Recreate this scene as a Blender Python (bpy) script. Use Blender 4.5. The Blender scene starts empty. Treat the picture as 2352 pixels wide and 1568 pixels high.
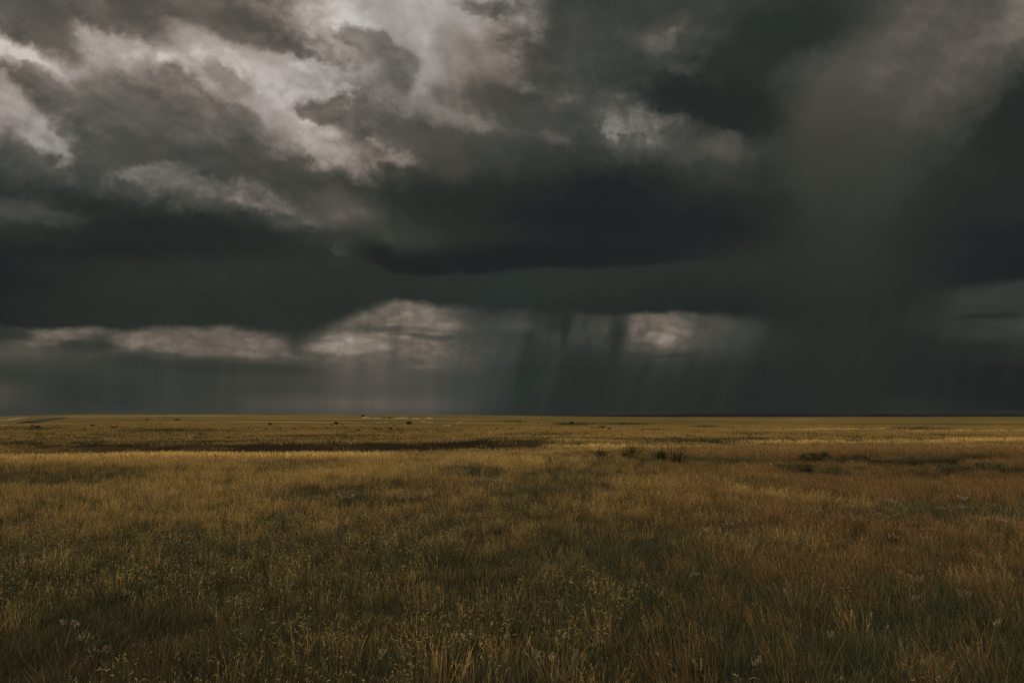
import bpy, math, random
import numpy as np
from mathutils import Vector

random.seed(7)
rng = np.random.default_rng(11)
scene = bpy.context.scene
COL = scene.collection
R = math.radians

# ------------------------------------------------------------------ survey of the place
CAM_H = 1.9                 # eye height above the meadow
F = 1568.0                  # focal length in survey units (24 mm lens, survey width 2352)
CX, HY = 1176.0, 955.5      # survey column straight ahead, survey row of eye level


def clamp01(a):
    return np.clip(a, 0.0, 1.0)


def sstep(a, b, x):
    t = clamp01((np.asarray(x, float) - a) / (b - a))
    return t * t * (3 - 2 * t)


def _hash(ix, iy, seed):
    h = (ix.astype(np.int64) * 374761393 + iy.astype(np.int64) * 668265263 + seed * 1442695041) & 0xFFFFFFFF
    h = ((h ^ (h >> 13)) * 1274126177) & 0xFFFFFFFF
    h = h ^ (h >> 16)
    return (h & 0xFFFFFF) / float(0xFFFFFF)


def vnoise(x, y, seed=0):
    x = np.asarray(x, float); y = np.asarray(y, float)
    ix = np.floor(x); iy = np.floor(y)
    fx = x - ix; fy = y - iy
    ux = fx * fx * fx * (fx * (fx * 6 - 15) + 10); uy = fy * fy * fy * (fy * (fy * 6 - 15) + 10)
    ix = ix.astype(np.int64); iy = iy.astype(np.int64)
    a = _hash(ix, iy, seed); b = _hash(ix + 1, iy, seed)
    c = _hash(ix, iy + 1, seed); d = _hash(ix + 1, iy + 1, seed)
    return a + (b - a) * ux + (c - a) * uy + (a - b - c + d) * ux * uy


def fbm(x, y, seed=0, octaves=4, gain=0.5):
    v = 0.0; amp = 1.0; tot = 0.0
    for o in range(octaves):
        v = v + amp * vnoise(x * 2 ** o + 17.3 * o, y * 2 ** o - 9.1 * o, seed + o)
        tot += amp; amp *= gain
    return v / tot


CREST_X = [-400, 0, 90, 187, 590, 900, 1176, 1320, 1460, 2352, 2900]
CREST_Y = [957.5, 956.2, 953.8, 950.8, 951.4, 952.4, 953.8, 955.6, 957.3, 956.6, 956.5]
CREST_D = [430, 430, 430, 430, 450, 480, 560, 900, 1400, 1500, 1500]


def height(x, y):
    """terrain height at plan position x (right), y (ahead)"""
    x = np.asarray(x, float); y = np.asarray(y, float)
    r = np.hypot(x, y)
    dep = np.maximum(np.abs(y), 0.35 * r) + 1e-6
    col = CX + F * np.clip(x / dep, -0.95, 0.95)
    cy = np.interp(col, CREST_X, CREST_Y)
    cd = np.interp(col, CREST_X, CREST_D)
    zc = CAM_H - (cy - HY) * cd / F
    t = clamp01((dep - 70) / (cd - 70))
    z = zc * t ** 1.25
    over = np.maximum(dep - cd, 0)
    z = z - 26 * sstep(0, 2600, over) - 0.006 * np.minimum(over, 300)
    # shallow swale with a bare bank on its far side, left and centre
    side = sstep(-0.86, -0.66, x / dep) * (1 - sstep(0.02, 0.16, x / dep))
    wob = 1.6 * (vnoise(x * 0.12, y * 0.02, 5) - 0.5) + 0.6 * (vnoise(x * 0.5, 0 * y, 6) - .5) + 3.0 * sstep(-0.2, 0.1, x / dep)
    yb = y - wob
    swale = -0.27 * sstep(27, 40, yb) * (1 - sstep(42.0, 43.6, yb))
    swale = swale + (0.05 + 0.16 * sstep(-0.5, -0.2, x / dep)) * sstep(42.4, 44, yb) * (1 - sstep(45, 56, yb))
    z = z + swale * side * (y > 0)
    # eroded hummocks to the right
    zone = sstep(0.34, 0.46, x / dep) * sstep(18, 22, y) * (1 - sstep(31, 35, y)) * (y > 0)
    hb = fbm(x * 0.55, y * 0.8, 21, 3)
    z = z + zone * (0.34 * sstep(0.45, 0.56, hb) - 0.17)
    near = 1 - sstep(60, 140, r)
    z = z + near * (0.16 * (fbm(x * 0.13, y * 0.13, 31, 3) - 0.5) + 0.05 * (vnoise(x * 0.9, y * 0.9, 33) - 0.5))
    z = z + (1 - near) * (1 - sstep(400, 900, r)) * 0.35 * (fbm(x * 0.03, y * 0.03, 41, 3) - 0.5) * (1 - 0.7 * t)
    return z


def ground_at(col, row):
    """plan point of the ground seen at a survey column/row (marching along the sight line)"""
    dx = (col - CX) / F; dz = -(row - HY) / F
    ys = np.concatenate([np.arange(3, 80, 0.05), np.arange(80, 2500, 0.5)])
    zz = height(dx * ys, ys)
    hit = np.nonzero(CAM_H + dz * ys <= zz)[0]
    y = ys[hit[0]] if len(hit) else (430.0 if col < 1250 else 1300.0)
    return float(dx * y), float(y), float(height(np.array([dx * y]), np.array([y]))[0])


# darker green hollows of the meadow (survey column,row, half width, half height, strength)
GREEN = [(90, 1110, 170, 9, 1.0), (330, 1103, 130, 6, .5), (760, 1146, 125, 13, 1.0), (640, 1205, 45, 24, .8),
         (1075, 1088, 115, 13, .9), (1130, 1108, 70, 10, .7), (1288, 1066, 45, 8, .7), (1320, 1091, 115, 10, .9),
         (1240, 1137, 80, 9, .9), (1655, 1063, 115, 14, 1.0), (1690, 1188, 80, 18, .8), (1935, 1098, 60, 10, .8),
         (2150, 1072, 210, 18, .8), (2120, 1195, 260, 26, .75), (1900, 1182, 140, 16, .6), (40, 1285, 70, 35, .9),
         (340, 1275, 45, 26, .7), (600, 1290, 50, 30, .7), (690, 1330, 60, 40, .5), (1240, 1430, 90, 45, .8),
         (1330, 1360, 70, 30, .6), (1560, 1330, 80, 36, .7), (1620, 1440, 110, 50, .8), (1900, 1470, 160, 70, .7),
         (2200, 1330, 130, 60, .6), (2220, 1500, 180, 70, .8), (830, 1480, 100, 50, .6), (350, 1440, 110, 50, .6),
         (120, 1480, 120, 60, .5), (520, 1090, 80, 5, .3), (980, 1068, 60, 5, .4), (1500, 1058, 60, 9, .7)]


def green_mask(x, y):
    yy = np.maximum(y, 1.0)
    col = CX + F * x / yy; row = HY + F * CAM_H / yy
    wx = 60 * (vnoise(x * 0.9, y * 0.9, 71) - .5); wy = 0.35 * (vnoise(x * 0.7, y * 0.7, 72) - .5)
    g = 0.0 * x
    for (c, r_, w, h, s) in GREEN:
        # the hollow as a patch of ground: width from its columns, depth from its rows
        yc = F * CAM_H / (r_ - HY)
        hd = max(F * CAM_H / (r_ - h - HY) - yc, 0.25)
        q = ((col + wx - c) / w) ** 2 + ((y / yc - 1 + wy * 0.25) / (hd / yc)) ** 2
        g = np.maximum(g, s * np.exp(-q * 0.9))
    n = fbm(x * 0.55, y * 0.42, 88, 4)
    base = (0.34 + 0.3 * (1 - sstep(7, 14, y))) * sstep(0.50, 0.68, n) + 0.42 * (1 - sstep(5.5, 11, y))
    g = np.maximum(g, base * 0.9)
    fine = fbm(x * 1.4, y * 1.4, 85, 3)
    return clamp01(g * (0.75 + 0.7 * fine))


# ------------------------------------------------------------------ helpers
def tag(o, label=None, cat=None, group=None, kind=None):
    if label: o['label'] = label
    if cat: o['category'] = cat
    if group: o['group'] = group
    if kind: o['kind'] = kind
    return o


def mesh_obj(name, verts, faces, mat, parent=None, link=True, smooth=False):
    me = bpy.data.meshes.new(name)
    me.from_pydata([tuple(v) for v in verts], [], [tuple(f) for f in faces])
    if smooth:
        me.polygons.foreach_set('use_smooth', [True] * len(me.polygons))
    if mat: me.materials.append(mat)
    me.update()
    o = bpy.data.objects.new(name, me)
    if link: COL.objects.link(o)
    if parent: o.parent = parent
    return o


class NT:
    def __init__(self, tree):
        self.t = tree; self.n = tree.nodes; self.l = tree.links

    def node(self, typ, **kw):
        nd = self.n.new(typ)
        for k, v in kw.items():
            setattr(nd, k, v)
        return nd

    def put(self, sock, v):
        if hasattr(v, 'is_linked'):
            self.l.new(v, sock)
        elif v is not None:
            sock.default_value = v

    def m(self, op, a, b=None, c=None, clamp=False):
        nd = self.n.new('ShaderNodeMath'); nd.operation = op; nd.use_clamp = clamp
        self.put(nd.inputs[0], a)
        if b is not None: self.put(nd.inputs[1], b)
        if c is not None: self.put(nd.inputs[2], c)
        return nd.outputs[0]

    def ss(self, x, a, b, lo=0.0, hi=1.0):
        nd = self.n.new('ShaderNodeMapRange'); nd.interpolation_type = 'SMOOTHSTEP'
        self.put(nd.inputs[0], x)
        for i, v in zip((1, 2, 3, 4), (a, b, lo, hi)):
            self.put(nd.inputs[i], v)
        return nd.outputs[0]

    def lin(self, x, a, b, lo=0.0, hi=1.0):
        nd = self.n.new('ShaderNodeMapRange')
        self.put(nd.inputs[0], x)
        for i, v in zip((1, 2, 3, 4), (a, b, lo, hi)):
            self.put(nd.inputs[i], v)
        return nd.outputs[0]

    def mix(self, f, a, b):
        nd = self.n.new('ShaderNodeMix'); nd.data_type = 'FLOAT'
        self.put(nd.inputs[0], f); self.put(nd.inputs[2], a); self.put(nd.inputs[3], b)
        return nd.outputs[0]

    def mixc(self, f, a, b, mode='MIX'):
        nd = self.n.new('ShaderNodeMix'); nd.data_type = 'RGBA'; nd.blend_type = mode
        self.put(nd.inputs[0], f); self.put(nd.inputs[6], a); self.put(nd.inputs[7], b)
        return nd.outputs[2]

    def noise(self, vec, scale, detail=3.0, rough=0.5, dist=0.0, lac=2.0, dims='3D', w=None):
        nd = self.n.new('ShaderNodeTexNoise'); nd.noise_dimensions = dims
        if dims == '1D':
            self.put(nd.inputs['W'], w)
        else:
            self.put(nd.inputs['Vector'], vec)
        nd.inputs['Scale'].default_value = scale; nd.inputs['Detail'].default_value = detail
        nd.inputs['Roughness'].default_value = rough; nd.inputs['Distortion'].default_value = dist
        nd.inputs['Lacunarity'].default_value = lac
        return nd.outputs[0], nd.outputs[1]

    def ramp(self, fac, stops, interp='LINEAR'):
        nd = self.n.new('ShaderNodeValToRGB'); cr = nd.color_ramp
        cr.interpolation = interp
        while len(cr.elements) > 1: cr.elements.remove(cr.elements[-1])
        for i, (p, c) in enumerate(stops):
            e = cr.elements[0] if i == 0 else cr.elements.new(p)
            e.position = p
            e.color = (c, c, c, 1) if not hasattr(c, '__len__') else (*c[:3], 1)
        self.put(nd.inputs[0], fac)
        return nd.outputs[0]

    def xyz(self, x, y, z=0.0):
        nd = self.n.new('ShaderNodeCombineXYZ')
        for i, v in enumerate((x, y, z)): self.put(nd.inputs[i], v)
        return nd.outputs[0]

    def bw(self, c):
        nd = self.n.new('ShaderNodeRGBToBW'); self.put(nd.inputs[0], c)
        return nd.outputs[0]

    def sepc(self, c):
        nd = self.n.new('ShaderNodeSeparateColor'); self.put(nd.inputs[0], c)
        return nd.outputs

    def sep(self, v):
        nd = self.n.new('ShaderNodeSeparateXYZ'); self.put(nd.inputs[0], v)
        return nd.outputs


def s2l(c):
    c = c / 255.0
    return c / 12.92 if c <= 0.04045 else ((c + 0.055) / 1.055) ** 2.4


def srgb(r, g, b):
    return (s2l(r), s2l(g), s2l(b), 1.0)


# ------------------------------------------------------------------ the stormy sky (world)
UPPER = [
 (0, "0:80 60:75 120:72 200:85 260:70 330:85 400:88 470:100 540:85 600:105 680:125 740:150 800:150 870:140 930:160 1020:165 1050:120 1100:108 1130:130 1180:135 1240:100 1280:62 1400:58 1550:62 1700:58 1850:50 1950:52 2050:72 2130:85 2230:90 2290:80 2352:115"),
 (42, "0:95 40:75 100:72 180:78 230:90 300:80 380:88 450:75 520:75 570:80 620:120 680:120 720:140 760:160 820:150 880:145 920:140 980:155 1010:150 1040:130 1100:150 1150:140 1200:125 1260:75 1300:62 1450:60 1520:65 1580:65 1650:58 1750:50 1850:46 1950:50 2000:62 2050:75 2100:88 2200:92 2260:88 2300:100 2352:118"),
 (86, "0:140 40:110 80:75 130:72 180:85 230:130 280:140 330:115 400:125 470:115 540:90 590:75 640:95 700:110 760:130 790:105 850:105 900:110 950:150 1000:150 1020:120 1060:120 1120:110 1180:105 1240:90 1300:75 1400:68 1480:80 1540:98 1580:75 1650:60 1750:46 1850:45 1900:50 1950:65 2050:85 2150:90 2250:92 2300:105 2352:110"),
 (125, "0:155 40:160 80:130 120:105 180:120 250:135 320:160 400:165 450:150 500:150 560:165 600:130 640:150 700:150 730:100 800:105 860:85 900:90 950:150 1000:150 1050:110 1100:120 1150:110 1200:95 1300:75 1400:65 1500:60 1600:55 1700:48 1780:48 1830:70 1870:60 1950:75 2050:90 2150:92 2250:95 2320:80 2352:65"),
 (165, "0:110 30:120 60:100 100:120 150:155 200:140 260:120 320:120 360:110 420:120 480:160 530:165 580:140 640:155 700:160 760:150 820:120 880:85 920:100 960:140 1010:120 1040:105 1090:115 1150:100 1230:80 1300:68 1400:60 1500:52 1600:48 1700:44 1780:55 1850:75 1950:85 2050:92 2150:92 2220:92 2280:70 2352:50"),
 (210, "0:150 30:125 70:90 110:80 160:85 220:100 280:105 340:90 400:100 460:120 520:145 570:120 620:135 680:160 730:150 780:120 830:115 880:85 920:110 960:125 1000:90 1040:100 1100:85 1160:75 1290:88 1350:70 1400:75 1460:60 1550:50 1650:42 1720:42 1800:55 1880:70 1980:80 2080:90 2180:88 2240:70 2300:50 2352:45"),
 (255, "0:140 50:120 90:130 130:110 180:75 240:70 300:85 350:75 420:90 480:100 540:110 600:115 650:140 690:150 710:100 760:75 820:75 880:75 940:90 1000:115 1060:110 1100:80 1150:70 1230:75 1300:60 1380:80 1420:110 1460:85 1540:50 1600:40 1700:38 1780:48 1860:68 1960:78 2080:80 2150:78 2200:60 2260:60 2300:45 2352:40"),
 (300, "0:120 60:120 110:145 150:120 190:90 240:70 300:68 360:70 430:62 490:85 560:100 620:115 680:130 730:145 780:130 820:110 860:80 920:65 1000:72 1080:75 1150:65 1200:70 1260:85 1300:65 1360:60 1400:130 1450:140 1500:115 1550:70 1600:55 1660:42 1720:40 1780:50 1850:65 1950:72 2080:70 2140:65 2190:60 2250:50 2300:40 2352:40"),
 (345, "0:80 50:100 90:125 130:120 180:90 230:75 290:60 360:65 420:58 490:62 560:75 620:85 680:105 740:135 800:130 850:115 900:90 960:70 1050:60 1100:70 1150:62 1250:55 1350:55 1420:70 1480:75 1550:80 1600:75 1660:68 1720:55 1800:58 1900:64 2000:66 2100:58 2200:50 2300:40 2352:42"),
 (385, "0:52 60:65 120:95 170:80 220:65 280:80 330:85 370:90 420:65 500:55 580:55 650:65 700:85 760:110 820:115 860:90 930:60 1000:52 1080:65 1130:60 1200:52 1300:48 1400:45 1480:45 1550:55 1620:60 1680:52 1750:50 1820:55 1900:62 2000:60 2100:52 2200:45 2352:42"),
 (425, "0:48 80:52 150:48 220:62 270:85 330:80 370:100 420:90 480:95 540:105 590:85 650:65 720:55 800:60 900:48 1000:46 1100:44 1200:42 1300:38 1400:35 1500:36 1580:48 1650:52 1720:46 1800:50 1880:58 2000:56 2100:48 2200:42 2352:40"),
 (465, "0:70 40:80 90:60 150:45 220:42 300:50 380:58 450:68 520:85 580:110 620:100 660:75 720:85 780:85 830:72 880:50 950:45 1050:40 1150:40 1250:37 1350:35 1450:36 1550:40 1700:40 1800:44 1880:52 2000:50 2100:44 2200:42 2352:40"),
 (500, "0:62 60:70 120:78 170:60 230:45 300:40 400:40 500:45 580:55 650:62 700:80 760:100 800:90 840:75 900:52 1000:45 1100:40 1200:36 1300:34 1400:33 1500:35 1600:36 1720:38 1800:42 1880:48 2000:46 2100:42 2352:40"),
 (540, "0:42 100:48 150:45 220:40 400:38 550:40 650:45 700:55 740:62 790:50 830:55 880:58 950:52 1050:45 1150:42 1250:38 1350:35 1500:36 1700:38 1850:44 2000:43 2150:38 2352:36"),
 (575, "0:38 300:37 600:42 740:45 830:50 900:50 970:48 1050:42 1150:38 1250:36 1350:36 1450:44 1520:42 1650:42 1800:46 1950:46 2100:40 2352:36"),
 (610, "0:37 300:45 600:48 740:47 880:46 1000:46 1300:46 1450:46 1600:46 1750:46 1900:48 2000:44 2150:38 2352:34"),
 (650, "0:36 150:40 300:47 600:47 850:46 1000:46 1200:48 1350:48 1500:44 1700:43 1850:46 1950:46 2050:42 2150:38 2352:36"),
 (700, "0:38 200:43 400:45 600:45 800:44 1000:45 1200:45 1350:42 1500:40 1700:38 1850:43 2000:42 2100:40 2352:38"),
]
LOWER = [
 (690, "0:50 600:60 740:70 860:85 900:105 950:108 1000:95 1050:72 1100:55 1300:48 1450:70 1500:105 1560:100 1650:60 1800:46 2000:42 2100:44 2200:54 2300:56 2352:58"),
 (725, "0:50 500:80 700:60 740:56 800:74 860:92 930:118 960:95 1000:100 1040:88 1060:68 1100:58 1170:55 1250:55 1290:50 1310:44 1350:62 1400:55 1440:58 1460:84 1500:98 1550:92 1600:74 1680:62 1740:58 1800:48 1900:44 2000:42 2100:48 2200:55 2300:55 2352:54"),
 (750, "0:52 100:55 150:90 200:85 260:75 330:80 420:90 480:95 540:90 600:75 690:48 720:70 770:82 830:94 880:108 930:118 970:88 1010:110 1040:110 1070:65 1150:55 1190:68 1260:58 1300:46 1330:66 1380:68 1420:52 1450:90 1490:95 1530:120 1570:110 1610:85 1680:66 1740:56 1800:46 1900:42 2050:44 2150:55 2250:50 2352:65"),
 (772, "0:45 50:50 80:95 130:105 180:100 230:70 290:105 340:110 400:100 450:105 520:100 580:95 640:100 680:55 715:75 750:115 800:120 850:110 900:105 940:85 990:105 1040:105 1070:68 1130:56 1250:55 1320:75 1350:65 1380:72 1420:50 1450:80 1480:85 1520:118 1560:100 1620:75 1700:62 1760:54 1850:44 2000:42 2150:48 2280:58 2352:55"),
 (795, "0:72 60:85 120:80 180:55 250:52 300:95 350:105 420:105 480:105 560:105 610:115 640:100 680:60 720:80 760:130 820:135 870:130 910:100 950:95 1000:95 1050:88 1080:68 1150:58 1250:54 1330:66 1400:55 1450:75 1520:95 1580:80 1640:65 1720:56 1800:48 2000:41 2150:42 2300:45 2352:46"),
 (815, "0:78 80:75 150:72 250:70 320:65 400:70 480:70 560:76 620:85 660:85 700:78 740:95 800:110 860:110 910:95 960:90 1000:90 1050:88 1080:70 1150:60 1250:54 1330:55 1420:52 1500:64 1600:58 1700:52 1800:46 2000:41 2200:42 2352:44"),
 (840, "0:62 100:66 200:66 300:62 400:58 500:60 600:64 680:66 720:80 800:95 850:95 910:85 940:82 970:88 1000:82 1040:95 1080:72 1150:58 1250:54 1350:52 1450:54 1550:54 1650:50 1800:46 2000:42 2352:41"),
 (865, "0:58 150:60 300:60 450:60 600:64 700:70 800:84 870:82 950:78 1050:70 1120:60 1200:55 1300:52 1380:48 1450:52 1600:50 1800:45 2000:42 2352:40"),
 (895, "0:75 40:66 100:58 250:56 400:60 500:62 600:62 700:70 800:80 900:78 1000:74 1080:68 1150:58 1250:52 1350:47 1450:50 1600:47 1800:44 2000:41 2200:40 2352:38"),
 (925, "0:72 40:66 100:58 250:57 400:60 480:62 560:68 650:78 720:88 800:92 870:90 950:88 1020:82 1080:68 1150:55 1250:49 1400:48 1600:46 1800:43 2000:42 2060:50 2150:44 2352:38"),
 (950, "0:62 100:60 300:62 500:64 650:72 750:80 900:80 1000:76 1080:64 1150:52 1250:48 1400:50 1600:46 1800:44 2000:44 2060:54 2150:46 2352:40"),
]
# lower edge of the great dark cloud deck, and the ragged lobe that hangs in front of it
EDGE = "0:748 60:750 100:763 140:760 170:754 230:751 300:756 380:748 440:753 500:745 560:753 620:765 690:780 715:772 745:752 800:728 830:716 860:704 910:692 960:694 1020:700 1060:710 1100:722 1180:711 1270:711 1330:722 1400:722 1450:718 1540:715 1600:720 1660:726 1720:732 1800:738 1950:742 2040:700 2100:667 2200:660 2280:655 2352:638"
LOBE = "700:500 770:572 800:585 860:606 890:628 930:632 1000:628 1100:632 1160:622 1240:613 1290:610 1340:620 1420:612 1500:606 1580:598 1680:580 1760:560 1850:500"


# cloud masses: survey column, row, half length, half width, slope (degrees, positive falls to the right), brightness, cover, hardness
def _scaled(lst, ox, oy, k):
    # thick cloud against the thin bright deck keeps a little glow
    return [(ox + a * k, oy + b * k, c * k * (0.9 if f < 100 else 1.0), d * k * (0.88 if f < 100 else 1.0), e,
             f + (4 if 60 < f < 112 and k > 0.6 and b < 640 and a < 1700 else 4 if f > 130 and k > 0.6 and b < 640 else 0), g, h) for (a, b, c, d, e, f, g, h) in lst]


MASS_HIGH = _scaled([
 (130, 225, 170, 40, 38, 168, .8, .2), (200, 300, 90, 34, 30, 112, .7, .6), (330, 330, 70, 34, 20, 98, .7, .6), (60, 400, 70, 60, 0, 140, .7, .1), (165, 470, 110, 36, 40, 152, .7, .1), (190, 565, 110, 36, 20, 136, .65, .1), (250, 500, 60, 26, 30, 92, .7, .5), (130, 430, 50, 26, 20, 104, .6, .5),
 (420, 190, 170, 60, 25, 155, .8, .1), (760, 200, 190, 60, 25, 160, .8, .1), (1030, 330, 180, 60, 35, 162, .8, .1), (1180, 300, 190, 50, 28, 160, .8, .1),
 (1190, 500, 110, 85, 50, 156, .8, .1), (1280, 580, 140, 60, 30, 140, .8, .1), (1460, 570, 130, 35, 15, 122, .7, .1), (1560, 40, 110, 110, 18, 152, .7, .0),
 (1300, 90, 190, 60, 10, 156, .8, .1), (1560, 310, 65, 100, 25, 136, .7, .1), (1720, 430, 220, 42, 15, 118, .7, .1),
 (110, 110, 290, 70, 25, 72, .85, .3), (430, 80, 270, 65, 20, 74, .85, .3), (800, 60, 260, 58, 18, 74, .85, .3), (1060, 170, 210, 38, 20, 84, .85, .3),
 (10, 250, 50, 30, 40, 82, .8, .5), (125, 280, 55, 42, 0, 96, .8, .5), (230, 400, 250, 78, 35, 78, .8, .65), (600, 410, 340, 120, 22, 82, .8, .35),
 (520, 270, 50, 65, 0, 108, .7, .65), (640, 300, 115, 70, 10, 92, .75, .65), (870, 330, 95, 65, 30, 104, .75, .65), (890, 460, 130, 60, 20, 84, .75, .65),
 (560, 570, 350, 62, 12, 66, .85, .3), (950, 620, 400, 55, 12, 62, .85, .3), (110, 600, 150, 30, 25, 70, .6, .2), (880, 268, 60, 18, 40, 178, .7, .4),
 (1190, 402, 62, 46, 15, 78, .85, .55), (1290, 372, 85, 38, -10, 84, .8, .5), (1400, 430, 180, 60, 25, 74, .85, .35), (1580, 505, 190, 45, 20, 66, .85, .3),
 (1390, 165, 180, 50, 25, 86, .85, .65), (1480, 250, 75, 60, 60, 92, .8, .65), (1430, 330, 95, 60, -10, 90, .75, .45), (1670, 365, 88, 36, 30, 92, .8, .5),
 (1790, 18, 120, 26, 6, 98, .8, .5), (1660, 160, 60, 90, 10, 110, .7, .4), (1920, 400, 220, 80, 25, 70, .8, .3), (2130, 190, 190, 220, 0, 64, .85, .25),
 (590, 648, 150, 34, -14, 106, .8, .25), (870, 715, 250, 36, 14, 112, .85, .25), (1010, 762, 130, 26, 14, 100, .7, .25), (1290, 790, 140, 25, 5, 88, .8, .2),
 (1190, 838, 70, 14, 4, 94, .7, .3), (130, 812, 190, 26, 12, 72, .8, .2), (500, 860, 700, 60, 2, 39, .7, .1),
 (1500, 895, 190, 55, 0, 53, .7, .2), (1285, 925, 42, 30, 0, 60, .75, .8), (1330, 898, 50, 36, 0, 62, .75, .8), (1400, 882, 70, 42, 0, 60, .75, .7), (1400, 945, 150, 30, 6, 52, .7, .4)], 0, 0, .6153) + _scaled([
 (1850, 300, 460, 190, -35, 84, .6, .0), (1560, 500, 300, 280, 0, 74, .65, .0), (1560, 760, 260, 330, 0, 63, .65, .0), (1560, 1080, 230, 340, 0, 51, .7, .0), (2200, 150, 280, 50, -35, 98, .7, .1),
 (60, 60, 150, 120, 10, 116, .6, .2), (70, 360, 90, 48, 20, 108, .8, .3), (290, 430, 50, 28, 10, 94, .7, .3), (830, 290, 120, 55, 10, 72, .6, .1),
 (1220, 190, 360, 130, -33, 45, .85, .25), (930, 470, 370, 115, 10, 39, .9, .25), (770, 160, 68, 45, -22, 98, .8, .2), (240, 610, 85, 42, 0, 94, .8, .2),
 (560, 595, 100, 50, 6, 122, .75, .2), (670, 625, 85, 50, 10, 104, .6, .2), (560, 640, 130, 30, 4, 70, .5, .1), (930, 690, 150, 60, -5, 76, .75, .3), (1010, 620, 60, 45, 0, 72, .7, .3),
 (2330, 500, 300, 95, -38, 41, .9, .2), (2130, 510, 120, 22, -30, 62, .7, .3), (2330, 60, 70, 60, -40, 108, .5, .1)], 1148.4, 0, .5118)

MASS_LOW = _scaled([
 (240, 1245, 140, 30, -8, 114, .85, .5), (150, 1274, 70, 12, 0, 100, .8, .4), (60, 1250, 75, 24, 8, 50, .85, .5), (330, 1286, 130, 17, 3, 58, .85, .4),
 (560, 1270, 110, 32, 8, 108, .7, .3), (740, 1265, 230, 45, 0, 98, .7, .2), (700, 1302, 240, 20, 5, 112, .7, .3), (960, 1300, 100, 34, 0, 108, .75, .2),
 (1085, 1330, 100, 9, 8, 92, .7, .3), (820, 1368, 380, 26, 3, 55, .75, .2), (480, 1345, 130, 30, 0, 57, .8, .2),
 (1340, 1195, 100, 36, -12, 98, .7, .2), (1290, 1160, 90, 20, -15, 74, .8, .3), (1500, 1150, 40, 26, 0, 118, .8, .3), (1500, 1195, 55, 60, 0, 112, .7, .2),
 (1590, 1180, 60, 65, 0, 110, .7, .3), (1650, 1222, 62, 36, -10, 114, .7, .3), (1430, 1226, 230, 14, 1, 78, .8, .3), (1600, 1256, 160, 11, 3, 70, .85, .3),
 (1300, 1292, 150, 26, -1, 140, .85, .35), (1430, 1254, 110, 9, 2, 120, .8, .4), (1590, 1300, 140, 30, 0, 98, .6, .2), (1556, 1330, 42, 9, 0, 112, .7, .4), (1650, 1335, 60, 32, 0, 100, .6, .4),
 (1585, 1368, 75, 9, 0, 104, .7, .4), (1380, 1390, 200, 80, 0, 88, .55, .0), (1400, 1512, 330, 22, 1, 92, .5, .1)], 0, 0, .6153) + _scaled([
 (720, 320, 240, 95, 0, 106, .8, .25), (560, 470, 90, 80, 0, 98, .6, .2), (790, 465, 145, 48, -3, 128, .8, .4), (800, 398, 62, 34, 0, 98, .7, .5), (540, 430, 48, 40, 0, 108, .7, .5), (1030, 430, 90, 40, 4, 108, .7, .4),
 (530, 560, 50, 60, 0, 84, .6, .2), (1270, 380, 220, 110, 0, 72, .6, .0), (1690, 400, 130, 100, 0, 62, .6, .0), (40, 480, 50, 58, 0, 74, .7, .4), (190, 510, 58, 42, 0, 74, .7, .4),
 (950, 640, 260, 26, 0, 50, .6, .1), (380, 440, 75, 190, 12, 50, .8, .1)], 1320.7, 660.4, .2441) + _scaled([
 (2080, 330, 430, 66, -4, 60, .65, .1), (2260, 228, 170, 30, -8, 60, .6, .2), (2000, 500, 380, 36, -2, 45, .8, .2), (2230, 572, 280, 26, -6, 62, .75, .2), (1150, 1330, 130, 80, 0, 52, .6, .0)], 1777.8, 602.9, .2441) + [
 (1330, 870, 60, 130, 14, 45, .75, .0), (1205, 850, 28, 100, 12, 49, .6, .0), (1262, 860, 16, 90, 12, 58, .5, .0), (1130, 840, 28, 110, 8, 64, .5, .0), (1415, 770, 22, 70, 10, 48, .7, .1), (1298, 750, 10, 48, 8, 45, .8, .2), (1326, 757, 14, 40, 12, 67, .7, .1), (1190, 748, 40, 10, 0, 70, .6, .3)]



def parse(s):
    p = [tuple(float(v) for v in q.split(':')) for q in s.split()]
    return [a for a, _ in p], [b for _, b in p]


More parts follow.
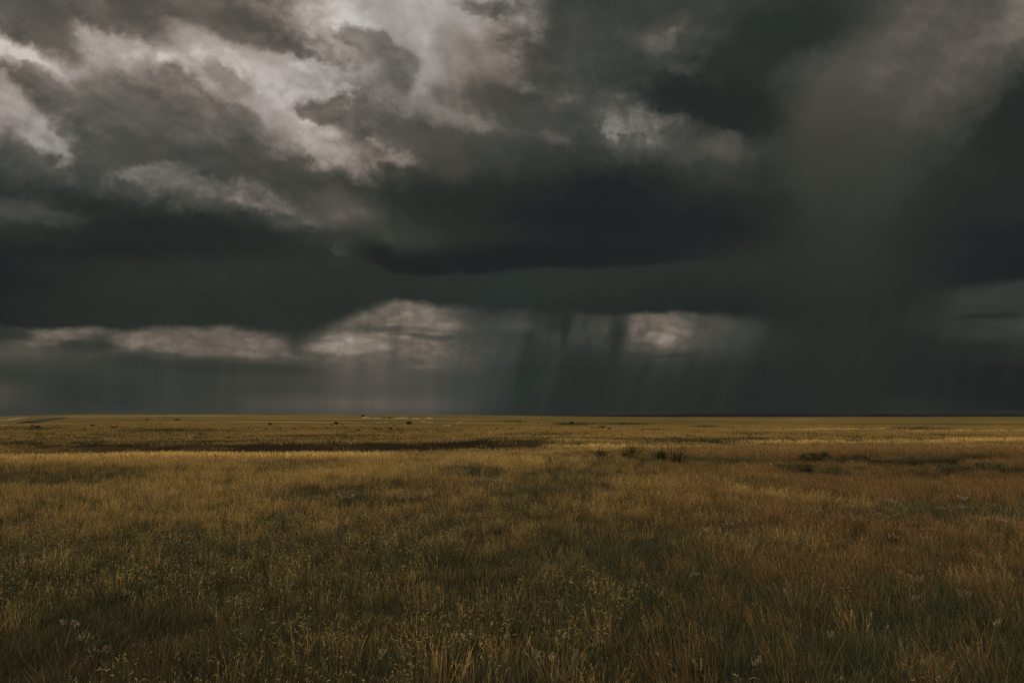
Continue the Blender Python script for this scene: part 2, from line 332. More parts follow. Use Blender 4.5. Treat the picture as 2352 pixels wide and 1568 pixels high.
def build_world():
    w = bpy.data.worlds.new("World"); scene.world = w; w.use_nodes = True
    t = w.node_tree; t.nodes.clear(); N = NT(t)
    tc = N.node('ShaderNodeTexCoord').outputs['Generated']
    dx, dy, dz = N.sep(tc)
    dyc = N.m('MAXIMUM', dy, 0.18)
    # the storm stands to the north: bearing X and steepness Z of a sight line towards it
    X = N.m('DIVIDE', dx, dyc); Z = N.m('DIVIDE', dz, dyc)
    # survey row / column
    col0 = N.m('MULTIPLY_ADD', X, F / 2352.0, 0.5)                     # 0..1
    row0 = N.m('MULTIPLY_ADD', Z, -F, HY)                             # rows
    # cloud-deck coordinates for billow noise: rows of cloud run away from the viewer and converge on the horizon
    den = N.m('ADD', N.m('MAXIMUM', dz, 0.0), 0.14)
    px = N.m('DIVIDE', dx, den); py = N.m('DIVIDE', dy, den)
    P = N.xyz(N.m('MULTIPLY_ADD', py, -0.20, px), N.m('MULTIPLY', py, 0.24), 0.0)
    # warps
    _, wa = N.noise(P, 3.6, 3.0, 0.55)
    _, wb = N.noise(N.xyz(X, Z, 3.1), 15.0, 6.0, 0.62)
    wax, way, waz = N.sepc(wa); wbx, wby, wbz = N.sepc(wb)
    upf = N.ss(row0, 640, 420)                                         # strong warp aloft only
    ax = N.m('MULTIPLY', N.m('SUBTRACT', wax, 0.5), N.m('MULTIPLY_ADD', upf, 0.030, 0.010))
    bx = N.m('MULTIPLY', N.m('SUBTRACT', wbx, 0.5), N.m('MULTIPLY_ADD', upf, 0.038, 0.010))
    ay = N.m('MULTIPLY', N.m('SUBTRACT', way, 0.5), N.m('MULTIPLY_ADD', upf, 50, 10.0))
    by = N.m('MULTIPLY', N.m('SUBTRACT', wby, 0.5), N.m('MULTIPLY_ADD', upf, 80, 16.0))
    _, wc = N.noise(N.xyz(X, Z, 11.0), 46.0, 5.0, 0.62)
    wcx, wcy, wcz = N.sepc(wc)
    torn = N.ss(waz, 0.42, 0.62)                                       # torn cloud here, smooth sweeps there
    cx_ = N.m('MULTIPLY', N.m('SUBTRACT', wcx, 0.5), N.m('MULTIPLY_ADD', N.m('MULTIPLY', upf, torn), 0.034, 0.002))
    cy_ = N.m('MULTIPLY', N.m('SUBTRACT', wcy, 0.5), N.m('MULTIPLY_ADD', N.m('MULTIPLY', upf, torn), 70.0, 4.0))
    colU = N.m('ADD', col0, N.m('ADD', N.m('ADD', ax, bx), cx_))
    rowU = N.m('ADD', row0, N.m('ADD', N.m('ADD', ay, by), cy_))
    rowL = N.m('ADD', row0, N.m('MULTIPLY', N.m('SUBTRACT', wby, 0.5), N.ss(row0, 900, 800, 3.0, 20.0)))
    colL = N.m('ADD', col0, N.m('MULTIPLY', N.m('SUBTRACT', wbx, 0.5), N.ss(row0, 880, 800, 0.004, 0.014)))

    def field(rows, col, row):
        val = None; prev = None
        for (y, s) in rows:
            xs, ls = parse(s)
            stops = [(i / 31.0, float(np.interp(i / 31.0 * 2352, xs, ls)) / 255.0) for i in range(32)]
            rp = N.bw(N.ramp(col, stops))
            val = rp if val is None else N.mix(N.lin(row, prev, y), val, rp)
            prev = y
        return val

    def masses(val, lst, col, row, wisp):
        p = N.xyz(N.m('MULTIPLY', col, 2352.0), row, wisp)
        for (cx, cy, a, b, th, lum, op, hard) in lst:
            mp = N.node('ShaderNodeMapping', vector_type='TEXTURE')
            mp.inputs['Location'].default_value = (cx, cy, 0); mp.inputs['Rotation'].default_value = (0, 0, R(th))
            mp.inputs['Scale'].default_value = (a * 1.5, b * 1.5, 1.0)
            N.l.new(p, mp.inputs[0])
            gr = N.node('ShaderNodeTexGradient', gradient_type='SPHERICAL'); N.l.new(mp.outputs[0], gr.inputs[0])
            val = N.mix(N.ss(gr.outputs['Fac'], 0.02, 0.86 - 0.5 * hard, 0.0, op), val, lum / 255.0)
        return val

    en, _ = N.noise(N.xyz(X, N.m('MULTIPLY', Z, 1.5), 1.7), 17.0, 7.0, 0.62, 0.3)
    d2 = N.m('SUBTRACT', en, 0.5)
    # ragged margins: noise lifts sight lines off the heart of a mass
    wisp = N.m('MULTIPLY', N.m('MAXIMUM', d2, 0.0), 3.2)
    up = masses(field(UPPER, colU, rowU), MASS_HIGH, colU, rowU, wisp)
    low = masses(field(LOWER, colL, rowL), MASS_LOW, colL, rowL, wisp)

    def curve(s, col):
        xs, ys = parse(s)
        stops = [(i / 31.0, float(np.interp(i / 31.0 * 2352, xs, ys)) / 1000.0) for i in range(32)]
        return N.m('MULTIPLY', N.bw(N.ramp(col, stops)), 1000.0)

    # billow detail: brighter where the deck is thin
    dn, _ = N.noise(P, 7.0, 5.0, 0.56, 0.25)
    d1 = N.m('SUBTRACT', dn, 0.5)
    amp = N.ss(up, 0.14, 0.36, 0.10, 0.95)
    # rounded billows with dark creases between them
    bil = N.m('SUBTRACT', N.m('ABSOLUTE', N.m('SUBTRACT', N.noise(N.xyz(N.m('ADD', X, N.m('MULTIPLY', wbx, 0.06)), N.m('MULTIPLY', Z, 1.3), 4.4), 20.0, 4.0, 0.5)[0], 0.5)), 0.09)
    bil = N.m('MINIMUM', bil, 0.16)
    det = N.m('MULTIPLY_ADD', d1, 0.88, N.m('MULTIPLY', N.m('MULTIPLY_ADD', torn, 0.75, 0.25), N.m('MULTIPLY_ADD', d2, 0.75, N.m('MULTIPLY', bil, 1.3))))
    amp = N.m('MULTIPLY', amp, N.ss(col0, 0.70, 0.84, 1.0, 0.35))      # the rain veil to the right is smooth
    up = N.m('MULTIPLY', up, N.m('MULTIPLY_ADD', det, amp, 1.0))
    up = N.m('MULTIPLY', up, N.m('MULTIPLY_ADD', N.m('MULTIPLY', N.ss(col0, 0.55, 0.36), N.ss(row0, 470, 250)), 0.15, 1.0))
    # cloud edges: firm up the step between thick dark cloud and the thin bright deck
    firm = N.ss(up, 0.27, 0.58, 0.27, 0.615)
    up = N.mix(N.m('MULTIPLY', N.ss(up, 0.22, 0.30), N.ss(up, 0.70, 0.60, 0.0, 0.30)), up, firm)
    # ragged lobe
    le = N.m('SUBTRACT', N.m('ADD', row0, N.m('MULTIPLY', N.m('SUBTRACT', wby, 0.5), 30.0)), curve(LOBE, col0))
    lobe = N.m('MULTIPLY', N.m('MULTIPLY', N.ss(le, 7, -7), N.ss(le, -75, -30)), N.m('MULTIPLY', N.ss(col0, 0.325, 0.375), N.ss(col0, 0.76, 0.60)))
    up = N.mix(N.m('MULTIPLY', lobe, 0.8), up, N.m('MULTIPLY_ADD', d2, 0.03, 0.128))
    # rain: fine vertical streaks hanging below the deck, slanting a little
    slant = N.ss(col0, 0.35, 0.60, -0.05, -0.34)
    sx = N.m('MULTIPLY_ADD', Z, slant, X)
    st, _ = N.noise(N.xyz(sx, N.m('MULTIPLY', Z, 0.10), 0.0), 19.0, 4.0, 0.58)
    st2, _ = N.noise(N.xyz(sx, N.m('MULTIPLY', Z, 0.35), 5.0), 7.0, 2.0, 0.5)
    gate = N.ss(st2, 0.38, 0.64, 0.30, 0.95)
    streak = N.m('ADD', N.m('MULTIPLY', N.m('SUBTRACT', st, 0.5), gate), N.m('MULTIPLY', N.m('SUBTRACT', st2, 0.5), 0.22))
    streak = N.m('MULTIPLY', streak, N.ss(row0, 945, 790, 0.5, 1.0))
    pn, _ = N.noise(N.xyz(N.m('MULTIPLY_ADD', wcx, 0.012, X), N.m('MULTIPLY', N.m('MULTIPLY_ADD', wcy, 0.010, Z), 2.3), 7.7), 21.0, 5.0, 0.55)
    d3 = N.m('SUBTRACT', N.m('MULTIPLY', N.m('ABSOLUTE', N.m('SUBTRACT', pn, 0.5)), 2.0), 0.2)
    puffs = N.m('MULTIPLY', N.ss(low, 0.20, 0.40, 0.05, 0.62), N.m('MULTIPLY', d3, N.ss(row0, 860, 815)))
    low = N.m('MULTIPLY', low, N.m('ADD', 1.0, N.m('ADD', streak, puffs)))
    low = N.m('MULTIPLY', low, N.ss(row0, 812, 850, 1.0, 0.93))

    edge = N.m('SUBTRACT', N.m('ADD', row0, N.m('MULTIPLY_ADD', N.m('SUBTRACT', wby, 0.5), 34.0, N.m('MULTIPLY', d2, 26.0))), curve(EDGE, col0))
    soft = curve("0:8 300:9 600:10 680:24 800:24 870:10 1000:9 1060:16 1120:20 1300:12 1450:8 1560:7 1650:14 1800:26 2050:34 2200:18 2352:14", col0)
    below = N.ss(edge, N.m('MULTIPLY', soft, -1.0), soft)
    veil = N.m('MULTIPLY', N.m('MULTIPLY', N.ss(colU, 0.715, 0.83), N.ss(colU, 0.965, 0.82)), N.m('MULTIPLY', N.ss(row0, 150, 420), N.ss(row0, 960, 860, 0.30, 0.62)))
    lum = N.mix(below, up, low)
    lum = N.mix(veil, lum, N.lin(row0, 420, 720, 0.215, 0.168))

    ramp = N.ramp(lum, [(30 / 255, srgb(29, 31, 32)), (37 / 255, srgb(35, 38, 38)), (46 / 255, srgb(43, 48, 44)), (60 / 255, srgb(60, 62, 57)),
                        (80 / 255, srgb(81, 79, 73)), (100 / 255, srgb(103, 97, 90)), (130 / 255, srgb(133, 125, 118)), (168 / 255, srgb(170, 162, 156)),
                        (200 / 255, srgb(198, 192, 186))])
    hn, _ = N.noise(N.xyz(X, Z, 9.0), 3.2, 2.0)
    tint = N.mixc(N.ss(hn, 0.36, 0.64), (0.955, 1.0, 1.025, 1), (1.03, 0.995, 0.965, 1))
    tint = N.mixc(N.m('MULTIPLY', below, N.ss(lum, 0.20, 0.42)), tint, (1.03, 0.985, 0.93, 1))
    tint = N.mixc(N.m('MULTIPLY', veil, 0.9), tint, (1.07, 0.99, 0.92, 1))
    storm = N.mixc(1.0, N.mixc(1.0, ramp, tint, 'MULTIPLY'), (0.7071, 0.7071, 0.7071, 1), 'MULTIPLY')

    # behind and above the viewer the overcast is thinner and far brighter; clear sky glows through it
    sky = N.node('ShaderNodeTexSky'); sky.sky_type = 'NISHITA'; sky.sun_disc = False
    sky.sun_elevation = SUN_EL; sky.sun_rotation = SUN_ROT
    bn, _ = N.noise(P, 1.2, 4.0, 0.55)
    over = N.ramp(bn, [(0.3, (0.16, 0.155, 0.15)), (0.5, (0.34, 0.325, 0.30)), (0.7, (0.60, 0.565, 0.51))])
    skyw = N.mixc(1.0, sky.outputs[0], (0.06, 0.06, 0.06, 1), 'MULTIPLY')
    over = N.mixc(0.22, over, skyw)
    front = N.m('MULTIPLY', N.ss(dy, 0.30, 0.62), N.ss(dz, 0.80, 0.56))
    colr = N.mixc(front, over, storm)
    bg = N.node('ShaderNodeBackground'); N.put(bg.inputs[0], colr); bg.inputs[1].default_value = 1.0
    out = N.node('ShaderNodeOutputWorld'); N.l.new(bg.outputs[0], out.inputs[0])
    w.cycles.sampling_method = 'NONE'


SUN_EL = R(34)
SUN_AZ = R(222)             # compass bearing of the sun seen from the camera (0 = ahead, clockwise): behind, to the left
SUN_ROT = SUN_AZ
build_world()

sd = bpy.data.lights.new("sun", 'SUN'); sd.energy = 1.3; sd.angle = R(12); sd.color = (1.0, 0.86, 0.66)
so = bpy.data.objects.new("sun", sd); COL.objects.link(so)
sdir = Vector((math.sin(SUN_AZ) * math.cos(SUN_EL), math.cos(SUN_AZ) * math.cos(SUN_EL), math.sin(SUN_EL)))
so.rotation_euler = sdir.to_track_quat('Z', 'Y').to_euler(); so.location = sdir * 200


# ------------------------------------------------------------------ materials
def new_mat(name):
    m = bpy.data.materials.new(name); m.use_nodes = True
    m.node_tree.nodes.clear()
    return m, NT(m.node_tree)


def finish(N, color, rough=0.9, normal=None, transl=0.0, spec=0.12):
    out = N.node('ShaderNodeOutputMaterial')
    b = N.node('ShaderNodeBsdfPrincipled')
    N.put(b.inputs['Base Color'], color)
    N.put(b.inputs['Roughness'], rough)
    b.inputs['Specular IOR Level'].default_value = spec
    if normal is not None: N.l.new(normal, b.inputs['Normal'])
    if transl:
        tr = N.node('ShaderNodeBsdfTranslucent'); N.put(tr.inputs[0], color)
        mx = N.node('ShaderNodeMixShader'); mx.inputs[0].default_value = transl
        N.l.new(b.outputs[0], mx.inputs[1]); N.l.new(tr.outputs[0], mx.inputs[2])
        N.l.new(mx.outputs[0], out.inputs[0])
    else:
        N.l.new(b.outputs[0], out.inputs[0])


def ground_material():
    m, N = new_mat("prairie_ground")
    p = N.node('ShaderNodeTexCoord').outputs['Object']
    x, y, z = N.sep(p)
    flat = N.xyz(x, y, 0.0)
    dist = N.m('SQRT', N.m('ADD', N.m('MULTIPLY', x, x), N.m('MULTIPLY', y, y)))
    a = N.node('ShaderNodeAttribute'); a.attribute_name = 'masks'
    soil, green, pale = N.sep(a.outputs['Vector'])
    n1, _ = N.noise(flat, 0.022, 5, 0.6)
    n2, _ = N.noise(flat, 0.16, 5, 0.65)
    n3, _ = N.noise(flat, 1.3, 4, 0.65)
    n4, _ = N.noise(flat, 9.0, 3, 0.6)
    # dry canopy of the far plain
    straw = N.mixc(N.ss(n1, 0.38, 0.62), (0.150, 0.100, 0.031, 1), (0.26, 0.174, 0.058, 1))
    straw = N.mixc(N.ss(n2, 0.42, 0.62), straw, (0.100, 0.080, 0.026, 1))
    straw = N.mixc(N.ss(n3, 0.52, 0.72, 0, 0.6), straw, (0.30, 0.215, 0.09, 1))
    straw = N.mixc(N.ss(n4, 0.35, 0.65, 0, 0.35), straw, (0.055, 0.045, 0.02, 1))
    # broad bands of different grasses lying across the view
    bands, _ = N.noise(N.xyz(N.m('MULTIPLY', x, 0.22), y, 2.0), 0.035, 5, 0.65)
    straw = N.mixc(N.ss(bands, 0.52, 0.60, 0, 0.75), straw, (0.075, 0.062, 0.022, 1))
    straw = N.mixc(N.ss(bands, 0.45, 0.37, 0, 0.75), straw, (0.34, 0.235, 0.075, 1))
    # thatch and soil between the near tufts
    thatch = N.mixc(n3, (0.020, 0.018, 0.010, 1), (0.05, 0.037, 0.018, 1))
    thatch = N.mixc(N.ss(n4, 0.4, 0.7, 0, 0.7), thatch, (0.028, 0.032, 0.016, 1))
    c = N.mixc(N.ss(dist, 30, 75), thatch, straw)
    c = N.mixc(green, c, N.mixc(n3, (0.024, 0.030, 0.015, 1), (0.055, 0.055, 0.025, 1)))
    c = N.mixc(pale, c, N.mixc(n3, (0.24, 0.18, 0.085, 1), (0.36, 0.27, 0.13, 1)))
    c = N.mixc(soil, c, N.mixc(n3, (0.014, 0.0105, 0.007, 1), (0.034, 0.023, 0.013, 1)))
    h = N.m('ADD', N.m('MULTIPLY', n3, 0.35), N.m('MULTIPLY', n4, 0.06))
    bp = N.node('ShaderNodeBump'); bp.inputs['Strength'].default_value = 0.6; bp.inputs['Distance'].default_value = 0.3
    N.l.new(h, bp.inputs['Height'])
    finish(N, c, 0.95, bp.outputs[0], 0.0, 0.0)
    return m


def grass_material(name, base, tip, dry_base, dry_tip, head, transl=0.3):
    """each blade runs from its base colour to its tip; 'dry' blends green plants to straw; heads are paler"""
    m, N = new_mat(name)
    at = N.node('ShaderNodeAttribute'); at.attribute_name = 'along'
    al, hd, rnd = N.sep(at.outputs['Vector'])
    d = N.node('ShaderNodeAttribute'); d.attribute_name = 'dry'; d.attribute_type = 'INSTANCER'
    v = N.node('ShaderNodeAttribute'); v.attribute_name = 'shade'; v.attribute_type = 'INSTANCER'
    g = N.mixc(al, base, tip); s = N.mixc(al, dry_base, dry_tip)
    dr = N.m('ADD', d.outputs['Fac'], N.m('MULTIPLY', N.m('SUBTRACT', rnd, 0.5), 0.7), clamp=True)
    c = N.mixc(dr, g, s)
    c = N.mixc(hd, c, head)
    k = N.m('MULTIPLY', v.outputs['Fac'], N.m('MULTIPLY_ADD', rnd, 0.7, 0.65))
    c = N.mixc(1.0, c, N.xyz(k, k, k), 'MULTIPLY')
    finish(N, c, 0.7, None, transl)
    return m


def simple_mat(name, c1, c2, scale, bump=0.0, transl=0.0, detail=4):
    m, N = new_mat(name)
    p = N.node('ShaderNodeTexCoord').outputs['Object']
    n, _ = N.noise(p, scale, detail, 0.6)
    c = N.mixc(N.ss(n, 0.35, 0.65), c1, c2)
    oi = N.node('ShaderNodeObjectInfo')
    k = N.m('MULTIPLY_ADD', oi.outputs['Random'], 0.4, 0.8)
    c = N.mixc(1.0, c, N.xyz(k, k, k), 'MULTIPLY')
    nb = None
    if bump:
        b = N.node('ShaderNodeBump'); b.inputs['Strength'].default_value = bump; b.inputs['Distance'].default_value = 0.2
        N.l.new(n, b.inputs['Height']); nb = b.outputs[0]
    finish(N, c, 0.9, nb, transl)
    return m


# ------------------------------------------------------------------ ground
def soil_mask(x, y):
    dep = np.maximum(np.abs(y), 1e-3); X = x / dep
    side = sstep(-0.84, -0.62, X) * (1 - sstep(0.0, 0.14, X))
    wob = 1.6 * (vnoise(x * 0.12, y * 0.02, 5) - 0.5) + 0.6 * (vnoise(x * 0.5, 0 * y, 6) - .5) + 3.0 * sstep(-0.2, 0.1, X)
    yb = y - wob + 0.8 * (fbm(x * 0.8, y * 0.5, 55, 3) - .5)
    bank = sstep(39.6, 41.2, yb) * (1 - sstep(43.4, 44.6, yb)) * side * (0.66 + 0.34 * sstep(0.35, 0.5, fbm(x * 0.6, y * 1.2, 57, 3)))
    zone = sstep(0.34, 0.46, X) * sstep(18, 22, y) * (1 - sstep(31, 35, y))
    hb = fbm(x * 0.55, y * 0.8, 21, 3)
    scarp = sstep(0.43, 0.47, hb) * (1 - sstep(0.53, 0.57, hb)) * zone
    bare = sstep(0.56, 0.66, fbm(x * 0.5, y * 0.5, 58, 3)) * zone * 0.6
    return clamp01(np.maximum(np.maximum(bank, scarp), bare)) * (y > 0)


DITCH_C = [-300, 0, 290, 590, 820, 1176, 1450, 1650, 1800]
DITCH_R = [1020, 1019.5, 1018, 1013.5, 1011.5, 1007.5, 1009.5, 1009.5, 1010]
PATCH = [(395, 989, 75, 2.6), (800, 993, 15, 1.2), (1185, 966, 20, .8), (1316, 974, 32, 1.6), (1436, 973, 30, 1.4), (1625, 979, 22, 1.0),
         (1240, 999, 60, 2.5), (1980, 985, 45, 1.8), (2100, 984, 60, 1.8), (2200, 1001, 70, 1.8), (1500, 987, 30, 1.2), (60, 985, 60, 1.6),
         (700, 1002, 120, 1.6), (1560, 1015, 110, 3), (110, 1044, 110, 4), (700, 1042, 170, 3), (1300, 1020, 80, 3)]


def far_green(x, y):
    yy = np.maximum(y, 1.0); col = CX + F * x / yy
    row = HY + F * (CAM_H - height(x, y)) / yy
    dr = np.interp(col, DITCH_C, DITCH_R) + 1.6 * (vnoise(col * 0.015, 0 * col, 91) - .5)
    line = np.exp(-((row - dr) / 1.5) ** 2) * (1 - sstep(1700, 1850, col)) * (0.6 + 0.4 * vnoise(col * 0.05, row * .3, 92))
    g = line
    for (c, r_, w, h) in PATCH:
        q = ((col - c) / w) ** 2 + ((row - r_) / h) ** 2
        g = np.maximum(g, 0.85 * np.exp(-q) * (0.4 + 0.9 * vnoise(col * 0.06, row * 0.8, 93)))
    return clamp01(g) * (y > 20)


def bright_line(x, y):
    """tall pale stands of dry grass"""
    yy = np.maximum(y, 1.0); col = CX + F * x / yy; row = HY + F * (CAM_H - height(x, y)) / yy
    b = 0 * x
    for (c0, c1, r0, r1, h) in [(1680, 2500, 1020, 1010, 3.5), (1230, 1800, 1027, 1033, 3.0), (-200, 420, 1062, 1050, 6), (300, 900, 1052, 1050, 6),
                                (1800, 2100, 988, 985, 1.0), (2000, 2400, 992, 991, 0.8), (1250, 1330, 1014, 1014, 1.0), (120, 560, 956.5, 954, 1.2)]:
        rr = r0 + (col - c0) / (c1 - c0) * (r1 - r0)
        b = np.maximum(b, np.exp(-((row - rr) / h) ** 2) * sstep(c0 - 40, c0 + 60, col) * (1 - sstep(c1 - 60, c1 + 40, col)))
    return clamp01(b) * (y > 12)


def build_ground():
    az = np.concatenate([np.linspace(-180, -50, 66)[:-1], np.linspace(-50, 50, 760), np.linspace(50, 180, 66)[1:-1]])
    az = np.radians(az)
    rr = np.concatenate([np.geomspace(0.6, 20, 110)[:-1], np.linspace(20, 60, 170)[:-1], np.geomspace(60, 600, 170)[:-1], np.geomspace(600, 30000, 50)])
    A, Q = np.meshgrid(az, rr)
    x = (np.sin(A) * Q).ravel(); y = (np.cos(A) * Q).ravel()
    z = height(x, y)
    na, nr = len(az), len(rr)
    verts = np.column_stack([x, y, z])
    verts = np.vstack([verts, [0, 0, float(height(np.array([0.]), np.array([0.01]))[0])]])
    i, j = np.meshgrid(np.arange(nr - 1), np.arange(na), indexing='ij')
    j2 = (j + 1) % na
    quads = np.stack([i * na + j, i * na + j2, (i + 1) * na + j2, (i + 1) * na + j], -1).reshape(-1, 4)
    quads = quads[:, ::-1]
    tris = [(len(verts) - 1, (k + 1) % na, k) for k in range(na)]
    me = bpy.data.meshes.new("ground")
    nq, nt = len(quads), len(tris)
    me.vertices.add(len(verts)); me.vertices.foreach_set('co', verts.ravel())
    loops = np.concatenate([quads.ravel(), np.array(tris).ravel()]).astype(np.int32)
    me.loops.add(len(loops)); me.loops.foreach_set('vertex_index', loops)
    me.polygons.add(nq + nt)
    starts = np.concatenate([np.arange(nq) * 4, nq * 4 + np.arange(nt) * 3]).astype(np.int32)
    me.polygons.foreach_set('loop_start', starts)
    me.update(calc_edges=True); me.validate()
    me.polygons.foreach_set('use_smooth', [True] * len(me.polygons))
    msk = np.zeros((len(verts), 3))
    msk[:-1, 0] = soil_mask(x, y)
    g = far_green(x, y)
    msk[:-1, 1] = g
    msk[:-1, 2] = 0.75 * bright_line(x, y) * (1 - g) * sstep(30, 40, y)
    at = me.attributes.new('masks', 'FLOAT_VECTOR', 'POINT')
    at.data.foreach_set('vector', msk.ravel())
    me.materials.append(ground_material())
    o = bpy.data.objects.new("ground", me); COL.objects.link(o)
    tag(o, 'wide rolling prairie ground of dry grass and dark soil', 'ground', kind='structure')


build_ground()


# ------------------------------------------------------------------ grass tufts
def tuft(name, mat, n, rad, h, lean=0.25, bend=0.35, w=0.004, head=None, head_frac=0.5, seed=0, wind=(0, 0)):
    """one tuft mesh: n thin bent blades or stalks; head: None | 'flag' (curled seed comb) | 'plume' (loose spikelets)"""
    r = random.Random(seed)
    V = []; Fc = []; A = []

    def strip(pts, ws, side, t0, t1, hd, rn):
        k = len(V)
        for i, (p, wd) in enumerate(zip(pts, ws)):
            t = t0 + (t1 - t0) * i / (len(pts) - 1)
            V.append(p - side * wd); V.append(p + side * wd)
            A.append((t, hd, rn)); A.append((t, hd, rn))
        for i in range(len(pts) - 1):
            a = k + 2 * i
            Fc.append((a, a + 1, a + 3, a + 2))

    for b in range(n):
        an = r.uniform(0, 6.283); q = rad * math.sqrt(r.random())
        base = Vector((math.cos(an) * q, math.sin(an) * q, -0.02))
        hh = r.uniform(*h)
        out = Vector((math.cos(an), math.sin(an), 0)) * 0.5 + Vector((r.uniform(-1, 1), r.uniform(-1, 1), 0)) * 0.6
        ln = lean * r.uniform(0.2, 1.0)
        bd = bend * r.uniform(0.1, 1.0)
        d0 = (Vector((0, 0, 1)) + out * ln + Vector((wind[0], wind[1], 0))).normalized()
        vd = r.uniform(0, 3.1416)
        side = Vector((math.cos(vd), math.sin(vd), 0))
        nseg = 4
        pts = []
        for i in range(nseg + 1):
            t = i / nseg
            p = base + d0 * (hh * t) + out * (bd * hh * t * t) - Vector((0, 0, bd * hh * 0.35 * t ** 3))
            pts.append(p)
        rn = r.random()
        stalk = head and r.random() < head_frac
        ws = [w * (1 - 0.55 * (i / nseg)) if stalk else w * (1.0, 1.1, 0.9, 0.6, 0.12)[i] for i in range(nseg + 1)]
        if stalk: ws = [v * 0.6 for v in ws]
        strip(pts, ws, side, 0, 1, 0, rn)
        top = pts[-1]; dirt = (pts[-1] - pts[-2]).normalized()
        if stalk and head == 'flag':
            L = r.uniform(0.022, 0.038); sd = Vector((r.uniform(-1, 1), r.uniform(-1, 1), r.uniform(-0.6, 1.6))).normalized()
            up = (Vector((0, 0, 1)) - sd * sd.z).normalized() if abs(sd.z) < .95 else Vector((1, 0, 0)); cv = r.uniform(-0.9, 1.2)
            hp = [top + sd * (L * t) + up * (L * cv * t * (1.0 - t) * 1.6) for t in (0, .33, .66, 1)]
            wv = sd.cross(Vector((r.uniform(-.4, .4), r.uniform(-1, -.3), .3)))
            wv = wv.normalized() if wv.length > 1e-3 else up
            strip(hp, [w * 0.4, w * 0.75, w * 0.7, w * 0.2], wv, 1, 1, 1, rn)
        elif stalk and head == 'plume':
            for s in range(5):
                t = r.uniform(0.62, 1.0)
                p = pts[-1].lerp(pts[-3], (1 - t) * 1.4)
                sd = (dirt * 1.0 + Vector((r.uniform(-1, 1), r.uniform(-1, 1), r.uniform(-.3, .5))) * 0.6).normalized()
                L = r.uniform(0.012, 0.03)
                strip([p, p + sd * L * .5, p + sd * L], [w * 0.25, w * 0.5, w * 0.12], side, 1, 1, 0.5, rn)
    me = bpy.data.meshes.new(name)
    me.from_pydata([tuple(v) for v in V], [], Fc)
    at = me.attributes.new('along', 'FLOAT_VECTOR', 'POINT')
    at.data.foreach_set('vector', np.array(A, float).ravel())
    me.materials.append(mat)
    return bpy.data.objects.new(name, me)       # never linked to the scene: only its mesh is instanced


def scatter(name, variants, pts, label, cat):
    """pts: dict of arrays x y z scale rot tilt dry shade -> one object whose points carry the tufts"""
    n = len(pts['x'])
    me = bpy.data.meshes.new(name)
    me.vertices.add(n)
    me.vertices.foreach_set('co', np.column_stack([pts['x'], pts['y'], pts['z']]).ravel())
    me.update()

    def att(nm, typ, arr, key='value'):
        a = me.attributes.new(nm, typ, 'POINT'); a.data.foreach_set(key, np.ascontiguousarray(arr).ravel())
    att('pick', 'INT', rng.integers(0, len(variants), n).astype(np.int32))
    att('turn', 'FLOAT_VECTOR', np.column_stack([pts['tx'], pts['ty'], pts['rot']]), 'vector')
    att('size', 'FLOAT_VECTOR', np.column_stack([pts['sxy'], pts['sxy'], pts['sz']]), 'vector')
    att('dry', 'FLOAT', pts['dry']); att('shade', 'FLOAT', pts['shade'])
    o = bpy.data.objects.new(name, me); COL.objects.link(o)
    tag(o, label, cat, kind='stuff')
    ng = bpy.data.node_groups.new(name, 'GeometryNodeTree')
    ng.interface.new_socket('Geometry', in_out='INPUT', socket_type='NodeSocketGeometry')
    ng.interface.new_socket('Geometry', in_out='OUTPUT', socket_type='NodeSocketGeometry')
    nd = ng.nodes; lk = ng.links
    gi = nd.new('NodeGroupInput'); go = nd.new('NodeGroupOutput')
    g2i = nd.new('GeometryNodeGeometryToInstance')
    for v in variants:
        oi = nd.new('GeometryNodeObjectInfo'); oi.inputs['Object'].default_value = v
        oi.inputs['As Instance'].default_value = False
        lk.new(oi.outputs['Geometry'], g2i.inputs[0])
    ip = nd.new('GeometryNodeInstanceOnPoints'); ip.inputs['Pick Instance'].default_value = True

    def na(nm, typ):
        a = nd.new('GeometryNodeInputNamedAttribute'); a.data_type = typ; a.inputs['Name'].default_value = nm
        return a.outputs['Attribute']
    lk.new(gi.outputs[0], ip.inputs['Points']); lk.new(g2i.outputs[0], ip.inputs['Instance'])
    lk.new(na('pick', 'INT'), ip.inputs['Instance Index'])
    e2r = nd.new('FunctionNodeEulerToRotation'); lk.new(na('turn', 'FLOAT_VECTOR'), e2r.inputs[0])
    lk.new(e2r.outputs[0], ip.inputs['Rotation']); lk.new(na('size', 'FLOAT_VECTOR'), ip.inputs['Scale'])
    lk.new(ip.outputs[0], go.inputs[0])
    md = o.modifiers.new('tufts', 'NODES'); md.node_group = ng
    return o


def wedge(density, d0, d1, half=0.86):
    """random plan points in the viewed wedge, with density(x, y) per square metre (at most density cap)"""
    cap = density[1]
    side = 2.2                               # a margin to either side, so a step sideways still stands in grass
    tot = half * (d1 * d1 - d0 * d0) / 2 + side * (d1 - d0)
    n = int(cap * 2 * tot)
    k = rng.random(n) * tot + half * d0 * d0 / 2 + side * d0
    y = (-side + np.sqrt(side * side + 2 * half * k)) / half
    x = (rng.random(n) * 2 - 1) * (half * y + side)
    keep = rng.random(n) < density[0](x, y) / cap
    return x[keep], y[keep]


def points(x, y, sxy, sz, dry, shade, tilt=0.17):
    n = len(x)
    return dict(x=x, y=y, z=height(x, y), rot=rng.uniform(0, 6.283, n), tx=rng.normal(0, tilt, n), ty=rng.normal(0, tilt, n),
                sxy=sxy, sz=sz, dry=clamp01(dry), shade=shade)
    # wind-leaned direction by patch


